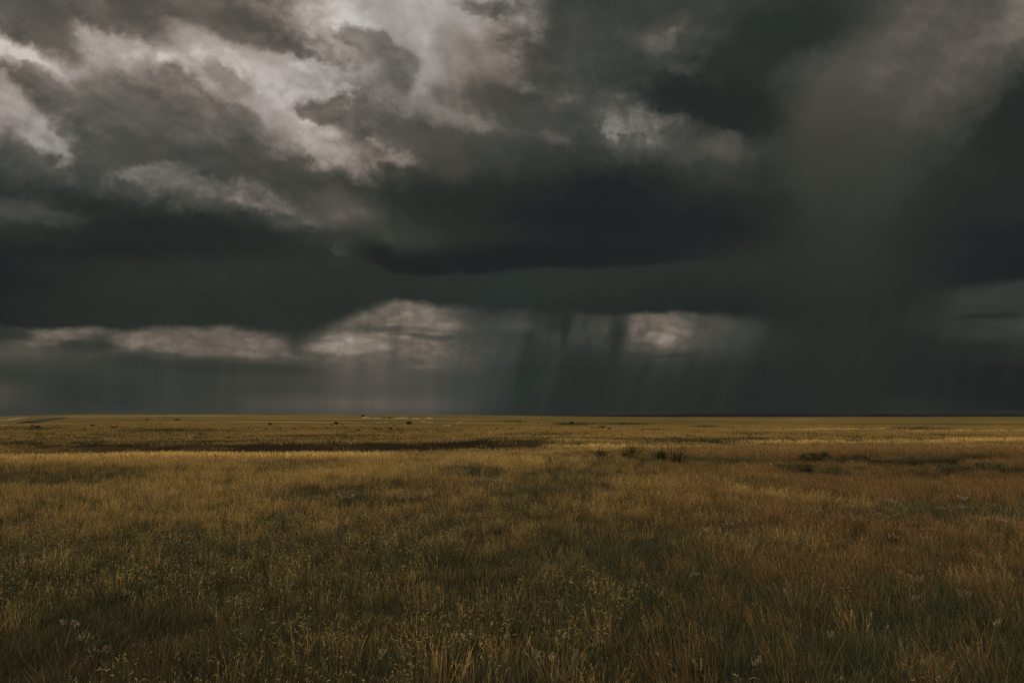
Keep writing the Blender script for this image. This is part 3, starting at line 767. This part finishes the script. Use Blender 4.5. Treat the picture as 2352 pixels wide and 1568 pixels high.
gold_mat = grass_material("dry_grass", (0.075, 0.062, 0.026, 1), (0.24, 0.155, 0.042, 1), (0.17, 0.102, 0.028, 1), (0.475, 0.305, 0.096, 1), (0.53, 0.355, 0.125, 1))
green_mat = grass_material("green_grass", (0.018, 0.024, 0.013, 1), (0.058, 0.075, 0.036, 1), (0.10, 0.068, 0.028, 1), (0.24, 0.16, 0.058, 1), (0.40, 0.27, 0.1, 1))
grama_mat = grass_material("grama_grass", (0.030, 0.038, 0.018, 1), (0.10, 0.10, 0.038, 1), (0.13, 0.085, 0.032, 1), (0.30, 0.20, 0.065, 1), (0.62, 0.43, 0.15, 1))
russet_mat = grass_material("russet_grass", (0.06, 0.042, 0.02, 1), (0.17, 0.10, 0.036, 1), (0.14, 0.075, 0.028, 1), (0.32, 0.185, 0.062, 1), (0.40, 0.25, 0.09, 1))

gold_v = [tuft("dry_tuft", gold_mat, 36, 0.12, (0.15, 0.31), 0.30, 0.25, 0.0014, 'plume', 0.55, s) for s in range(5)]
green_v = [tuft("green_tuft", green_mat, 56, 0.16, (0.07, 0.19), 0.50, 0.50, 0.0013, None, 0, 20 + s) for s in range(4)]
grama_v = [tuft("grama_tuft", grama_mat, 26, 0.12, (0.13, 0.26), 0.30, 0.22, 0.0014, 'flag', 0.62, 40 + s) for s in range(5)]
russet_v = [tuft("russet_tuft", russet_mat, 34, 0.13, (0.18, 0.36), 0.22, 0.28, 0.0013, 'plume', 0.4, 60 + s, wind=(-0.22, 0.0)) for s in range(4)]
far_v = [tuft("far_tuft", gold_mat, 40, 0.5, (0.10, 0.30), 0.35, 0.3, 0.012, 'plume', 0.3, 80 + s) for s in range(3)]
farg_v = [tuft("far_green_tuft", green_mat, 44, 0.5, (0.08, 0.26), 0.6, 0.5, 0.016, None, 0, 90 + s) for s in range(3)]


def edge_y(x, y):
    """how far the tall meadow reaches ahead, by bearing"""
    c = CX + F * x / np.maximum(y, 1)
    return np.interp(c, [-300, 0, 500, 900, 1176, 1500, 1700, 2352, 2600], [27, 27, 28, 30, 35, 38, 41, 48, 48])


def russet_zone(x, y):
    c = CX + F * x / np.maximum(y, 1)
    return clamp01(sstep(1350, 1750, c) * sstep(0.3, 0.6, fbm(x * 0.3, y * 0.3, 101, 3) + 0.15))


def grama_zone(x, y):
    c = CX + F * x / np.maximum(y, 1)
    g = sstep(0.40, 0.60, fbm(x * 0.55, y * 0.55, 111, 3))
    return clamp01(g * (1 - 0.75 * sstep(1350, 1700, c)) * (1 - sstep(9, 16, y)))


def barer(x, y):
    return 1 - 0.9 * soil_mask(x, y)


def ero_zone(x, y):
    return sstep(0.30, 0.44, x / np.maximum(y, 1)) * sstep(14, 18, y) * (1 - sstep(33, 37, y))


def meadow(x, y):
    return 1 - sstep(-2.5, 2.5, y - edge_y(x, y))


big = lambda x, y: fbm(x * 0.22, y * 0.22, 121, 4)

# tall dry grass
f = lambda x, y: 22 * (1 - 0.80 * green_mask(x, y)) * meadow(x, y) * barer(x, y) * (1 - 0.65 * russet_zone(x, y)) * (0.35 + 0.65 * sstep(0.36, 0.55, big(x, y))) * (0.26 + 0.74 * sstep(5.5, 13, y))
x, y = wedge((f, 22), 2.6, 52)
sc = rng.uniform(0.65, 1.3, len(x)) * (1 + 0.012 * y)
scatter("dry_grass", gold_v, points(x, y, sc, sc * (1.0 + 0.2 * (vnoise(x * .5, y * .5, 9) - .5)) / (1 + 0.012 * y) * (0.8 + 0.15 * sstep(8, 20, y)) * (1 - 0.4 * ero_zone(x, y)),
        0.55 + 0.9 * (fbm(x * 0.3, y * 0.3, 131, 3) - 0.35), rng.uniform(0.8, 1.15, len(x)) * (1 + 0.75 * bright_line(x, y)) * (0.62 + 0.95 * big(x, y))),
        'tall golden dry prairie grass with loose seed plumes across the meadow', 'dry grass')
n_gold = len(x)
# short green grass beneath and in the hollows
f = lambda x, y: 46 * (0.30 + 0.70 * np.maximum(green_mask(x, y), 0.9 * (1 - sstep(7, 13, y)))) * (1 - 0.45 * sstep(14, 24, y)) * meadow(x, y) * barer(x, y)
x, y = wedge((f, 46), 2.6, 50)
gm = green_mask(x, y)
sc = rng.uniform(0.8, 1.3, len(x)) * (1 + 0.012 * y)
scatter("green_grass", green_v, points(x, y, sc, rng.uniform(0.7, 1.2, len(x)) * (1 + 0.45 * sstep(0.3, 0.8, gm)), 0.46 - 0.45 * gm + rng.normal(0, .12, len(x)), rng.uniform(0.75, 1.25, len(x)), 0.12),
        'short dark green grass filling the hollows between the dry stems', 'green grass')
n_green = len(x)
# curled seed combs
f = lambda x, y: 20 * grama_zone(x, y) * meadow(x, y) * barer(x, y)
x, y = wedge((f, 20), 2.6, 17)
sc = rng.uniform(0.8, 1.25, len(x))
scatter("seed_head_grass", grama_v, points(x, y, sc, sc * 0.95, 0.35 + rng.normal(0, .2, len(x)), rng.uniform(0.8, 1.2, len(x))),
        'wiry foreground grass with small curled straw yellow seed heads', 'seed head grass')
n_grama = len(x)
# russet leaning grass
f = lambda x, y: 30 * russet_zone(x, y) * (1 - 0.6 * green_mask(x, y)) * meadow(x, y) * barer(x, y)
x, y = wedge((f, 30), 2.6, 42)
sc = rng.uniform(0.8, 1.25, len(x)) * (1 + 0.012 * y)
scatter("russet_grass", russet_v, points(x, y, sc, sc * 0.9 / (1 + 0.012 * y), 0.55 + rng.normal(0, .2, len(x)), rng.uniform(0.75, 1.1, len(x))) | dict(rot=rng.normal(0, 0.5, len(x))),
        'russet brown fine grass leaning left in the right foreground', 'russet grass')
n_rus = len(x)
# grass of the plain beyond the meadow
f = lambda x, y: 3.2 * (1 - meadow(x, y)) * (1 - sstep(60, 150, y)) * (1 - 0.90 * soil_mask(x, y)) * (1 - 0.9 * far_green(x, y)) * (0.25 + 0.75 * sstep(0.38, 0.58, fbm(x * 0.07, y * 0.07, 141, 4)))
x, y = wedge((f, 3.2), 24, 150, 0.82)
bl = bright_line(x, y)
scatter("plain_grass", far_v, points(x, y, rng.uniform(0.8, 1.6, len(x)), rng.uniform(0.5, 0.9, len(x)) * (1 + 0.5 * bl) * (1 - 0.35 * sstep(60, 200, y)), 0.35 + 1.1 * (fbm(x * 0.09, y * 0.05, 151, 4) - 0.3) + bl * .5,
        rng.uniform(0.92, 1.08, len(x)) * (1 + 0.8 * bl), 0.05),
        'low straw coloured grass spreading over the plain towards the horizon', 'plain grass')
n_far = len(x)
f = lambda x, y: 2.4 * clamp01(far_green(x, y) * 1.2 * (1 - meadow(x, y)) + 0.12 * (1 - sstep(60, 120, y)) * (1 - meadow(x, y)))* (1 - 0.95 * soil_mask(x, y))
x, y = wedge((f, 2.4), 24, 200, 0.82)
scatter("rush_grass", farg_v, points(x, y, rng.uniform(0.8, 1.4, len(x)), rng.uniform(0.6, 1.1, len(x)), 0.15 + rng.normal(0, .15, len(x)), rng.uniform(0.6, 1.0, len(x)), 0.05),
        'dark green rushes along the shallow ditch beyond the meadow', 'rushes')
print("TUFTS", n_gold, n_green, n_grama, n_rus, n_far, len(x))


# ------------------------------------------------------------------ distant land
def ridge(name, pts, dist, thick, mat, label, base=-40, step=6):
    """a long low rise: pts (column, top row); modelled as a rounded bank, its foot far below the plain's edge"""
    cs = np.arange(pts[0][0], pts[-1][0] + 0.1, step)
    rows = np.interp(cs, [p[0] for p in pts], [p[1] for p in pts])
    x = (cs - CX) / F * dist
    top = CAM_H - (rows - HY) * dist / F
    top = top + 0.06 * (fbm(x * 0.004, 0 * x, 201, 4) - 0.5) * np.maximum(top + 10, 0)
    V = []; Fc = []
    prof = [(-1.0, 0.0), (-0.55, 0.55), (-0.22, 0.92), (0.0, 1.0), (0.4, 0.8), (1.0, 0.0)]
    for i in range(len(cs)):
        for (u, v) in prof:
            V.append((x[i] * (1 + u * thick / dist), dist + u * thick, base + (top[i] - base) * v))
    k = len(prof)
    for i in range(len(cs) - 1):
        for j in range(k - 1):
            a = i * k + j
            Fc.append((a, a + k, a + k + 1, a + 1))
    o = mesh_obj(name, V, Fc, mat, smooth=True)
    return tag(o, label, 'hills', kind='structure')


shade_toned_hill = simple_mat("shade_toned_ridge", (0.008, 0.007, 0.0085, 1), (0.013, 0.011, 0.012, 1), 0.004)  # cloud shadow over the ridge is put into its near-black base colour
haze_toned_hill = simple_mat("haze_toned_butte", (0.020, 0.026, 0.025, 1), (0.026, 0.032, 0.030, 1), 0.002)  # haze fade of the butte and far hill is mixed into their base colour
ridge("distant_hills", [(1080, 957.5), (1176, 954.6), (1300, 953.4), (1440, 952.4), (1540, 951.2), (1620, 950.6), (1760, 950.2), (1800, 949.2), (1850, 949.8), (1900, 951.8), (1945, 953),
                        (1990, 953), (2005, 951.5), (2035, 949.8), (2050, 950.4), (2070, 951.6), (2200, 951.6), (2300, 951.2), (2500, 950.8)], 6000, 500, shade_toned_hill,
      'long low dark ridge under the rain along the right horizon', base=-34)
ridge("butte", [(1385, 958), (1396, 950), (1406, 945.6), (1418, 945.0), (1432, 946.6), (1450, 948.2), (1480, 950.5), (1500, 958)], 14000, 900, haze_toned_hill,
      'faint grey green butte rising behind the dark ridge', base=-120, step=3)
ridge("rain_veiled_hill", [(2200, 958), (2225, 949.5), (2262, 945), (2290, 941.5), (2320, 941.2), (2345, 943), (2400, 947), (2480, 958)], 13000, 900, haze_toned_hill,
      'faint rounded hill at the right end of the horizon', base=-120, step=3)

# dirt track climbing the hillside at the far left, and the dark cutting beside it
def strip_on_ground(name, pts, wid, mat, label, cat, lift=0.03, kind='structure'):
    P = [ground_at(c, r_) for c, r_ in pts]
    V = []; Fc = []
    D = []
    for (a, b) in zip(P[:-1], P[1:]):
        for s in range(12):
            t = s / 12
            D.append((a[0] + (b[0] - a[0]) * t, a[1] + (b[1] - a[1]) * t))
    D.append(P[-1][:2])
    for i, (px, py) in enumerate(D):
        q = D[min(i + 1, len(D) - 1)]; p0 = D[max(i - 1, 0)]
        dx, dy = q[0] - p0[0], q[1] - p0[1]; L = math.hypot(dx, dy) or 1
        nx, ny = -dy / L, dx / L
        wv = wid * (0.75 + 0.5 * float(vnoise(np.array([i * .3]), np.array([wid]), 3)[0]))
        for k in (-1, -0.5, 0, 0.5, 1):
            vx, vy = px + nx * wv * k, py + ny * wv * k
            V.append((vx, vy, float(height(np.array([vx]), np.array([vy]))[0]) + lift * (1 - abs(k) * 0.9)))
    for i in range(len(D) - 1):
        for k in range(4):
            a = i * 5 + k; Fc.append((a, a + 1, a + 6, a + 5))
    o = mesh_obj(name, V, Fc, mat, smooth=True)
    return tag(o, label, cat, kind=kind)


track_mat = simple_mat("track_dirt", (0.24, 0.18, 0.12, 1), (0.32, 0.25, 0.17, 1), 0.3)
cut_mat = simple_mat("cutting_soil", (0.028, 0.024, 0.016, 1), (0.05, 0.04, 0.024, 1), 0.2)
strip_on_ground("dirt_track", [(-40, 967.5), (0, 965.3), (36, 961.6), (62, 958.6)], 1.3, track_mat,
                'pale dirt track climbing the hillside at the far left', 'track', 0.12)
strip_on_ground("hillside_cutting", [(62, 970.6), (90, 965.8), (140, 959.2)], 2.4, cut_mat,
                'dark cutting running up the left hillside beside the track', 'terrain', 0.25)


# pale eroded banks high on the far slope
bank_mat = simple_mat("pale_earth", (0.36, 0.27, 0.15, 1), (0.50, 0.39, 0.24, 1), 0.6, 0.5)
BANKS = [(1005, 160, 90, 7), (1105, 165, 80, 8), (1128, 204, 42, 10), (1190, 201, 44, 9), (1080, 197, 24, 7), (1330, 163, 130, 6), (1460, 170, 80, 7), (1535, 195, 60, 6), (1600, 205, 56, 9),
         (1590, 163, 70, 6), (1745, 230, 80, 8), (1885, 203, 44, 12), (1850, 213, 40, 7), (1270, 198, 20, 5), (1690, 172, 40, 4)]
for i, (cx, cy, wpx, hpx) in enumerate(BANKS):
    c = (1024 + cx / 2.297) / 1.7415; r_ = (1600 + (cy + hpx * 0.5) / 2.297) / 1.7415
    gx, gy, gz = ground_at(c, r_)
    wd = wpx / 2.297 / 1.7415 / F * gy; ht = hpx / 2.297 / 1.7415 / F * gy
    V = []; Fc = []; n = 14
    for k in range(n + 1):
        u = k / n * 2 - 1
        e = max(0.0, 1 - u * u) ** 0.6 * (0.45 + 0.75 * float(vnoise(np.array([k * 0.8 + i * 7]), np.array([0.5]), 77)[0]))
        xo = gx + u * wd * 0.5
        yo = gy + 0.5 * math.sin(k * 1.7 + i)
        for (dd, hh) in ((0.0, -0.15), (0.25, 0.5), (0.45, 0.95), (0.9, 1.0), (2.4, -0.2)):
            V.append((xo, yo + dd * 1.2, gz + hh * ht * e * 1.3 - (0.1 if hh < 0 else 0)))
    for k in range(n):
        for j in range(4):
            a = k * 5 + j; Fc.append((a, a + 5, a + 6, a + 1))
    o = mesh_obj("earth_bank", V, Fc, bank_mat)
    tag(o, 'pale tan eroded earth bank showing through the grass near the top of the far slope', 'earth bank', 'pale earth banks on the far slope', 'structure')


# ------------------------------------------------------------------ shrubs
def leaf_cloud(n, rx, rz, zc, leaf, seed, hollow=0.3):
    r = random.Random(seed); V = []; Fc = []
    for _ in range(n):
        while True:
            p = Vector((r.uniform(-1, 1), r.uniform(-1, 1), r.uniform(-1, 1)))
            if hollow < p.length < 1: break
        lump = 0.72 + 0.4 * math.sin(p.x * 5 + seed) * math.cos(p.y * 4.3 + seed * 2) + 0.15 * math.sin(p.z * 7)
        q = Vector((p.x * rx * lump, p.y * rx * lump, zc + p.z * rz * lump))
        if q.z < 0.02: q.z = 0.02 + r.random() * 0.05
        a = Vector((r.gauss(0, 1), r.gauss(0, 1), r.gauss(0.6, 1))).normalized()
        b = a.cross(Vector((r.gauss(0, 1), r.gauss(0, 1), r.gauss(0, 1)))).normalized()
        s = leaf * r.uniform(0.6, 1.4)
        k = len(V)
        V += [q - b * s * 0.3, q + a * s * 0.5 - b * 0.0 + b * s * 0.3, q + a * s, q + a * s * 0.5 - b * s * 0.35]
        Fc.append((k, k + 1, k + 2, k + 3))
    return V, Fc


def stems(n, spread, h, w, seed, sides=4):
    r = random.Random(seed); V = []; Fc = []
    for _ in range(n):
        an = r.uniform(0, 6.283); o = Vector((math.cos(an), math.sin(an), 0)) * spread * r.uniform(0.3, 1)
        hh = h * r.uniform(0.7, 1.05); base = o * 0.12
        k0 = len(V)
        for i in range(4):
            t = i / 3
            p = base + o * (t ** 1.3) + Vector((0, 0, hh * t - 0.03)) + Vector((r.gauss(0, .01), r.gauss(0, .01), 0))
            ww = w * (1 - 0.75 * t)
            for s in range(sides):
                an2 = s / sides * 6.283
                V.append(p + Vector((math.cos(an2) * ww, math.sin(an2) * ww, 0)))
        for i in range(3):
            for s in range(sides):
                a = k0 + i * sides + s; b = k0 + i * sides + (s + 1) % sides
                Fc.append((a, b, b + sides, a + sides))
    return V, Fc


bark = simple_mat("shrub_stem", (0.05, 0.038, 0.025, 1), (0.10, 0.075, 0.05, 1), 8)
leaf_green = simple_mat("shrub_leaf_green", (0.034, 0.042, 0.020, 1), (0.085, 0.088, 0.034, 1), 3, 0, 0.25)
leaf_olive = simple_mat("shrub_leaf_olive", (0.055, 0.05, 0.018, 1), (0.22, 0.15, 0.04, 1), 3, 0, 0.25)
leaf_brown = simple_mat("shrub_leaf_brown", (0.06, 0.04, 0.024, 1), (0.12, 0.08, 0.045, 1), 3, 0, 0.2)
leaf_far = simple_mat("far_shrub_leaf", (0.026, 0.028, 0.015, 1), (0.05, 0.05, 0.024, 1), 1.5)
silver = simple_mat("silver_leaf", (0.22, 0.17, 0.10, 1), (0.36, 0.28, 0.175, 1), 14, 0, 0.2)
silver_stem = simple_mat("silver_stem", (0.05, 0.048, 0.03, 1), (0.09, 0.08, 0.05, 1), 14)


def empty(name, loc, rz=0.0, s=1.0):
    o = bpy.data.objects.new(name, None); COL.objects.link(o)
    o.location = loc; o.rotation_euler = (0, 0, rz); o.scale = (s, s, s); o.empty_display_size = 0.1
    return o


def copy_tree(src, loc, rz, s):
    c = src.copy(); COL.objects.link(c)
    c.location = loc; c.rotation_euler = (0, 0, rz); c.scale = s if hasattr(s, '__len__') else (s, s, s)
    for ch in src.children:
        k = ch.copy(); COL.objects.link(k); k.parent = c
    return c


def shrub(name, col, row, width, hgt, lm, label, seed, group=None, n=900, leaf=0.05):
    gx, gy, gz = ground_at(col, row)
    t = empty(name, (gx, gy, gz))
    V, Fc = stems(14, width * 0.42, hgt * 0.9, 0.012, seed)
    mesh_obj("stems", V, Fc, bark, t)
    V, Fc = leaf_cloud(n, width * 0.5, hgt * 0.48, hgt * 0.55, leaf, seed)
    mesh_obj("crown", V, Fc, lm, t)
    return tag(t, label, 'shrub', group)


SH = 'shrubs standing out of the meadow'
shrub("rabbitbrush", 1453, 1057, 1.35, 0.74, leaf_olive, 'largest olive and dark green shrub standing alone in the middle of the meadow', 3, SH, 1500)
shrub("rabbitbrush", 1438, 1058, 0.55, 0.40, leaf_green, 'low dark green shrub touching the left side of the largest olive shrub', 4, SH, 500)
shrub("rabbitbrush", 1380, 1058, 0.95, 0.52, leaf_brown, 'brownish round shrub just left of the largest olive shrub', 5, SH, 700)
shrub("rabbitbrush", 1515, 1058, 0.9, 0.46, leaf_green, 'low green shrub just right of the largest olive shrub', 6, SH, 700)
shrub("rabbitbrush", 1868, 1054, 0.60, 0.26, leaf_green, 'dark green shrub at the top edge of the eroded ground on the right', 8, SH, 1000)
shrub("rabbitbrush", 1894, 1054, 0.36, 0.28, leaf_green, 'small green shrub beside the dark green shrub above the eroded ground', 9, SH, 500)
shrub("rabbitbrush", 1846, 1057, 0.45, 0.24, leaf_green, 'low green bush left of the dark green shrub above the eroded ground', 10, SH, 500)

# tall tawny grass clump right of the shrubs
gx, gy, gz = ground_at(1548, 1068)
clump = tuft("bunchgrass", gold_mat, 170, 0.42, (0.45, 0.85), 0.5, 0.45, 0.006, 'plume', 0.5, 301)
COL.objects.link(clump); clump.location = (gx, gy, gz)
tag(clump, 'tall tawny yellow bunch of grass right of the shrubs in the middle of the meadow', 'bunchgrass')

# brownish low scrub line left of the shrubs, and scrub on the eroded ground
SCRUB = [(1185, 1050), (1215, 1049), (1245, 1051), (1278, 1049), (1300, 1052), (1330, 1049), (1348, 1053)]
proto = None
for i, (c, r_) in enumerate(SCRUB):
    gx, gy, gz = ground_at(c, r_)
    if proto is None:
        proto = shrub("scrub", c, r_, 1.1, 0.26, leaf_brown, 'x', 31, None, 600, 0.045); o = proto
    else:
        o = copy_tree(proto, (gx, gy, gz), i * 1.3, (0.8 + 0.4 * random.random(), 0.9, 0.7 + 0.5 * random.random()))
    nm = ['leftmost', 'second from the left', 'third from the left', 'middle one', 'third from the right', 'second from the right', 'rightmost'][i]
    tag(o, 'low brown scrub bush, ' + nm + ' in the line left of the largest shrub', 'scrub', 'low brown scrub bushes in a line')
proto2 = None
ERO = [(1800, 1076), (1852, 1082), (1905, 1080), (1965, 1084), (2040, 1074), (2095, 1086), (2150, 1078), (2215, 1090), (2270, 1082), (2325, 1093), (1985, 1100), (2090, 1066), (2200, 1064), (2300, 1068),
       (1600, 1064), (1640, 1072), (1700, 1066), (1745, 1074), (1668, 1058)]
ERO.sort()
ORD = ['leftmost', 'second from the left', 'third from the left', 'fourth from the left', 'fifth from the left', 'sixth from the left', 'seventh from the left', 'eighth from the left', 'ninth from the left', 'tenth from the left',
       'eleventh from the left', 'twelfth from the left', 'thirteenth from the left', 'fourteenth from the left', 'fifteenth from the left', 'sixteenth from the left', 'seventeenth from the left', 'eighteenth from the left',
       'nineteenth from the left', 'twentieth from the left', 'twenty-first from the left', 'twenty-second from the left', 'twenty-third from the left', 'twenty-fourth from the left']
for i, (c, r_) in enumerate(ERO):
    gx, gy, gz = ground_at(c, r_)
    if proto2 is None:
        proto2 = shrub("low_bush", c, r_, 1.0, 0.24, leaf_green, 'x', 41, None, 500, 0.045); o = proto2
    else:
        s = random.uniform(0.6, 1.15)
        o = copy_tree(proto2, (gx, gy, gz), i * 1.9, (s * 1.2, s, s * random.uniform(0.7, 1.1)))
    tag(o, 'low dark green bush, ' + ORD[i] + ' on the eroded dark ground at right', 'bush', 'low bushes on the eroded ground')

# dark shrubs dotted over the far slope
C1 = [(345, 255, 30), (485, 352, 14), (1070, 248, 16), (1040, 258, 26), (775, 260, 16), (850, 237, 22), (1620, 182, 18), (1645, 178, 12), (1855, 317, 55), (1470, 222, 12), (1350, 178, 12), (2285, 250, 12), (295, 240, 20)]
C2 = [(130, 225, 22), (90, 258, 12), (165, 265, 12), (225, 257, 12), (200, 277, 14), (290, 287, 14), (355, 268, 20), (530, 260, 18), (645, 255, 16), (700, 228, 14), (735, 216, 26), (790, 222, 12), (940, 278, 22), (1045, 263, 12),
      (1070, 268, 16), (1100, 268, 22), (1135, 268, 20), (1235, 266, 26), (1300, 272, 20), (1345, 278, 18), (1405, 216, 30), (1270, 232, 12), (1815, 248, 12), (1745, 296, 14), (1890, 240, 16), (1955, 283, 12), (1957, 240, 10), (1230, 164, 16), (980, 148, 20)]
C3 = [(75, 202, 12), (240, 210, 8), (465, 210, 10), (740, 260, 34), (800, 258, 44), (830, 259, 30), (895, 267, 24), (550, 214, 26)]
dots = [((0 + a / 2.297) / 1.7415, (1600 + b / 2.297) / 1.7415, w) for a, b, w in C1] + [((1024 + a / 2.297) / 1.7415, (1600 + b / 2.297) / 1.7415, w) for a, b, w in C2] + \
       [((2048 + a / 2.297) / 1.7415, (1600 + b / 2.297) / 1.7415, w) for a, b, w in C3]
pf = None
for i, (c, r_, w) in enumerate(dots):
    gx, gy, gz = ground_at(c, r_ + 0.8)
    wd = w / 2.297 / 1.7415 / F * gy * 1.5
    ht = max(0.5 * wd, 4.5 / 1.7415 / F * gy) if w < 34 else max(0.22 * wd, 3.6 / 1.7415 / F * gy)
    if pf is None:
        V, Fc = leaf_cloud(300, 0.5, 0.5, 0.5, 0.34, 77)
        pf = mesh_obj("hillside_shrub", V, Fc, leaf_far); o = pf
    else:
        o = pf.copy(); COL.objects.link(o)
    o.location = (gx, gy, gz - 0.02); o.scale = (wd, wd * 0.9, ht); o.rotation_euler = (0, 0, i * 2.1)
    place = 'left' if c < 560 else 'middle' if c < 1176 else 'right'
    size = 'broad low' if w >= 24 else 'small' if w >= 14 else 'tiny'
    tag(o, f'{size} dark shrub dotted on the {place} part of the far grassy slope', 'shrub', f'{size} dark shrubs on the {place} part of the far slope')


# ------------------------------------------------------------------ silvery weeds among the grass
def silver_mesh(seed):
    r = random.Random(seed); V = []; Fc = []; SV = []; SF = []
    for k in range(10):
        an = r.uniform(0, 6.283); rad = 0.60 * math.sqrt(r.random())
        top = Vector((math.cos(an) * rad, math.sin(an) * rad, r.uniform(0.62, 1.0) * (1 - 0.25 * rad)))
        base = Vector((math.cos(an) * rad * 0.15, math.sin(an) * rad * 0.15, -0.05))
        sd = Vector((-math.sin(an), math.cos(an), 0)) * 0.012
        mid = base.lerp(top, 0.5) + Vector((0, 0, 0.06))
        q = len(SV)
        for p in (base, mid, top): SV += [p - sd, p + sd]
        SF += [(q, q + 1, q + 3, q + 2), (q + 2, q + 3, q + 5, q + 4)]
        for _ in range(26):                      # woolly spike of small leaves on the upper half of the stem
            t = r.uniform(0.74, 1.03)
            p = mid.lerp(top, (t - 0.5) / 0.5)
            a = Vector((r.gauss(0, 1), r.gauss(0, 1), r.gauss(0.5, 0.8))).normalized()
            b = a.cross(Vector((r.gauss(0, 1), r.gauss(0, 1), r.gauss(0, 1)))).normalized()
            s = r.uniform(0.045, 0.10)
            kk = len(V)
            V += [p, p + a * s * .5 + b * s * .28, p + a * s, p + a * s * .5 - b * s * .28]
            Fc.append((kk, kk + 1, kk + 2, kk + 3))
    return (V, Fc), (SV, SF)


SILVER = {}
def px4(a, b): return ((3072 + a / 1.780) / 1.7415, (1850 + b / 1.780) / 1.7415)
def px3(a, b): return ((2048 + a / 2.297) / 1.7415, (2050 + b / 2.297) / 1.7415)
def px1(a, b): return ((0 + a / 2.297) / 1.7415, (2050 + b / 2.297) / 1.7415)
def px2(a, b): return ((1024 + a / 2.297) / 1.7415, (2050 + b / 2.297) / 1.7415)
def pm2(a, b): return ((1024 + a / 2.297) / 1.7415, (1600 + b / 2.297) / 1.7415)
SILVER['in the right-hand green hollow'] = [px4(*q) + (s,) for q, s in [((350, 385), 50), ((490, 430), 52), ((660, 455), 42), ((860, 430), 72), ((830, 320), 44), ((910, 325), 34), ((1250, 370), 55), ((1365, 303), 40),
    ((1440, 362), 60), ((1540, 450), 64), ((1140, 530), 52), ((945, 525), 24), ((1215, 472), 40), ((420, 305), 36), ((770, 330), 30), ((1020, 478), 30), ((1660, 462), 36), ((600, 352), 26), ((70, 300), 60)]]
SILVER['in the right foreground'] = [px4(*q) + (s,) for q, s in [((1075, 910), 56), ((1005, 895), 34), ((1035, 1050), 34), ((1400, 1025), 40), ((1140, 1535), 50), ((1218, 1520), 34), ((440, 1330), 40), ((895, 580), 26), ((1640, 1240), 40)]]
SILVER['in the middle foreground'] = [px3(*q) + (s,) for q, s in [((1985, 170), 36), ((2120, 135), 34), ((1800, 225), 30), ((1205, 765), 66), ((1355, 845), 40), ((1650, 665), 44), ((430, 975), 32), ((325, 1120), 24), ((200, 1450), 46), ((580, 1455), 30), ((325, 1490), 56),
    ((2265, 1540), 50), ((1720, 1560), 40)]] + [px2(*q) + (s,) for q, s in [((1175, 1420), 36), ((1925, 1290), 56)]]
SILVER['in the left foreground'] = [px1(*q) + (s,) for q, s in [((330, 520), 70), ((600, 1160), 90), ((790, 1290), 50), ((910, 1430), 60), ((1165, 850), 50), ((400, 560), 40)]]
SILVER['in mid-meadow left of centre'] = [pm2(*q) + (s,) for q, s in [((560, 960), 46), ((850, 945), 60), ((760, 955), 40), ((1345, 960), 50), ((1460, 945), 40), ((1600, 935), 40), ((1935, 940), 50), ((2080, 780), 50), ((2240, 790), 50), ((2330, 805), 40)]]
protos = []
for s in range(3):
    protos.append(None)
meshes = [silver_mesh(500 + s) for s in range(3)]
k = 0
for where, lst in SILVER.items():
    lst = sorted(lst)
    for i, (c, r_, w) in enumerate(lst):
        gx, gy, gz = ground_at(c, r_)
        # the plant's foot is hidden in the grass: carry the sight line on to the ground a little
        wd = max(w, 30) / 1.7415 / F * gy * (1.2 if gy > 9 else 1.1)
        v = k % 3
        loc = (gx, gy, gz)
        sc = (wd, wd, 0.18 if gy < 14 else 0.25)
        if protos[v] is None:
            t = empty("silver_weed", loc)
            mesh_obj("foliage", *meshes[v][0], silver, t); mesh_obj("stems", *meshes[v][1], silver_stem, t)
            t.scale = sc; t.rotation_euler = (0, 0, k * 1.7); protos[v] = t; o = t
        else:
            o = copy_tree(protos[v], loc, k * 1.7, sc)
        size = 'large' if w >= 60 else 'small' if w <= 36 else 'medium sized'
        tag(o, f'silvery weed, {ORD[i]} of those {where}', 'weed', f'silvery weeds {where}')
        k += 1

# ------------------------------------------------------------------ camera and render settings
cd = bpy.data.cameras.new("camera"); cam = bpy.data.objects.new("camera", cd); COL.objects.link(cam)
cam.location = (0, 0, CAM_H); cam.rotation_euler = (R(90), 0, 0)
cd.lens = 24.0; cd.sensor_width = 36.0; cd.sensor_fit = 'HORIZONTAL'
cd.shift_y = (HY - 784.0) / 2352.0
cd.clip_start = 0.05; cd.clip_end = 60000
scene.camera = cam
scene.view_settings.view_transform = 'Standard'; scene.view_settings.look = 'None'
scene.view_settings.exposure = 0.5; scene.view_settings.gamma = 1.0
scene.render.engine = 'CYCLES'
scene.cycles.max_bounces = 4; scene.cycles.diffuse_bounces = 3; scene.cycles.transmission_bounces = 3
scene.cycles.use_denoising = False
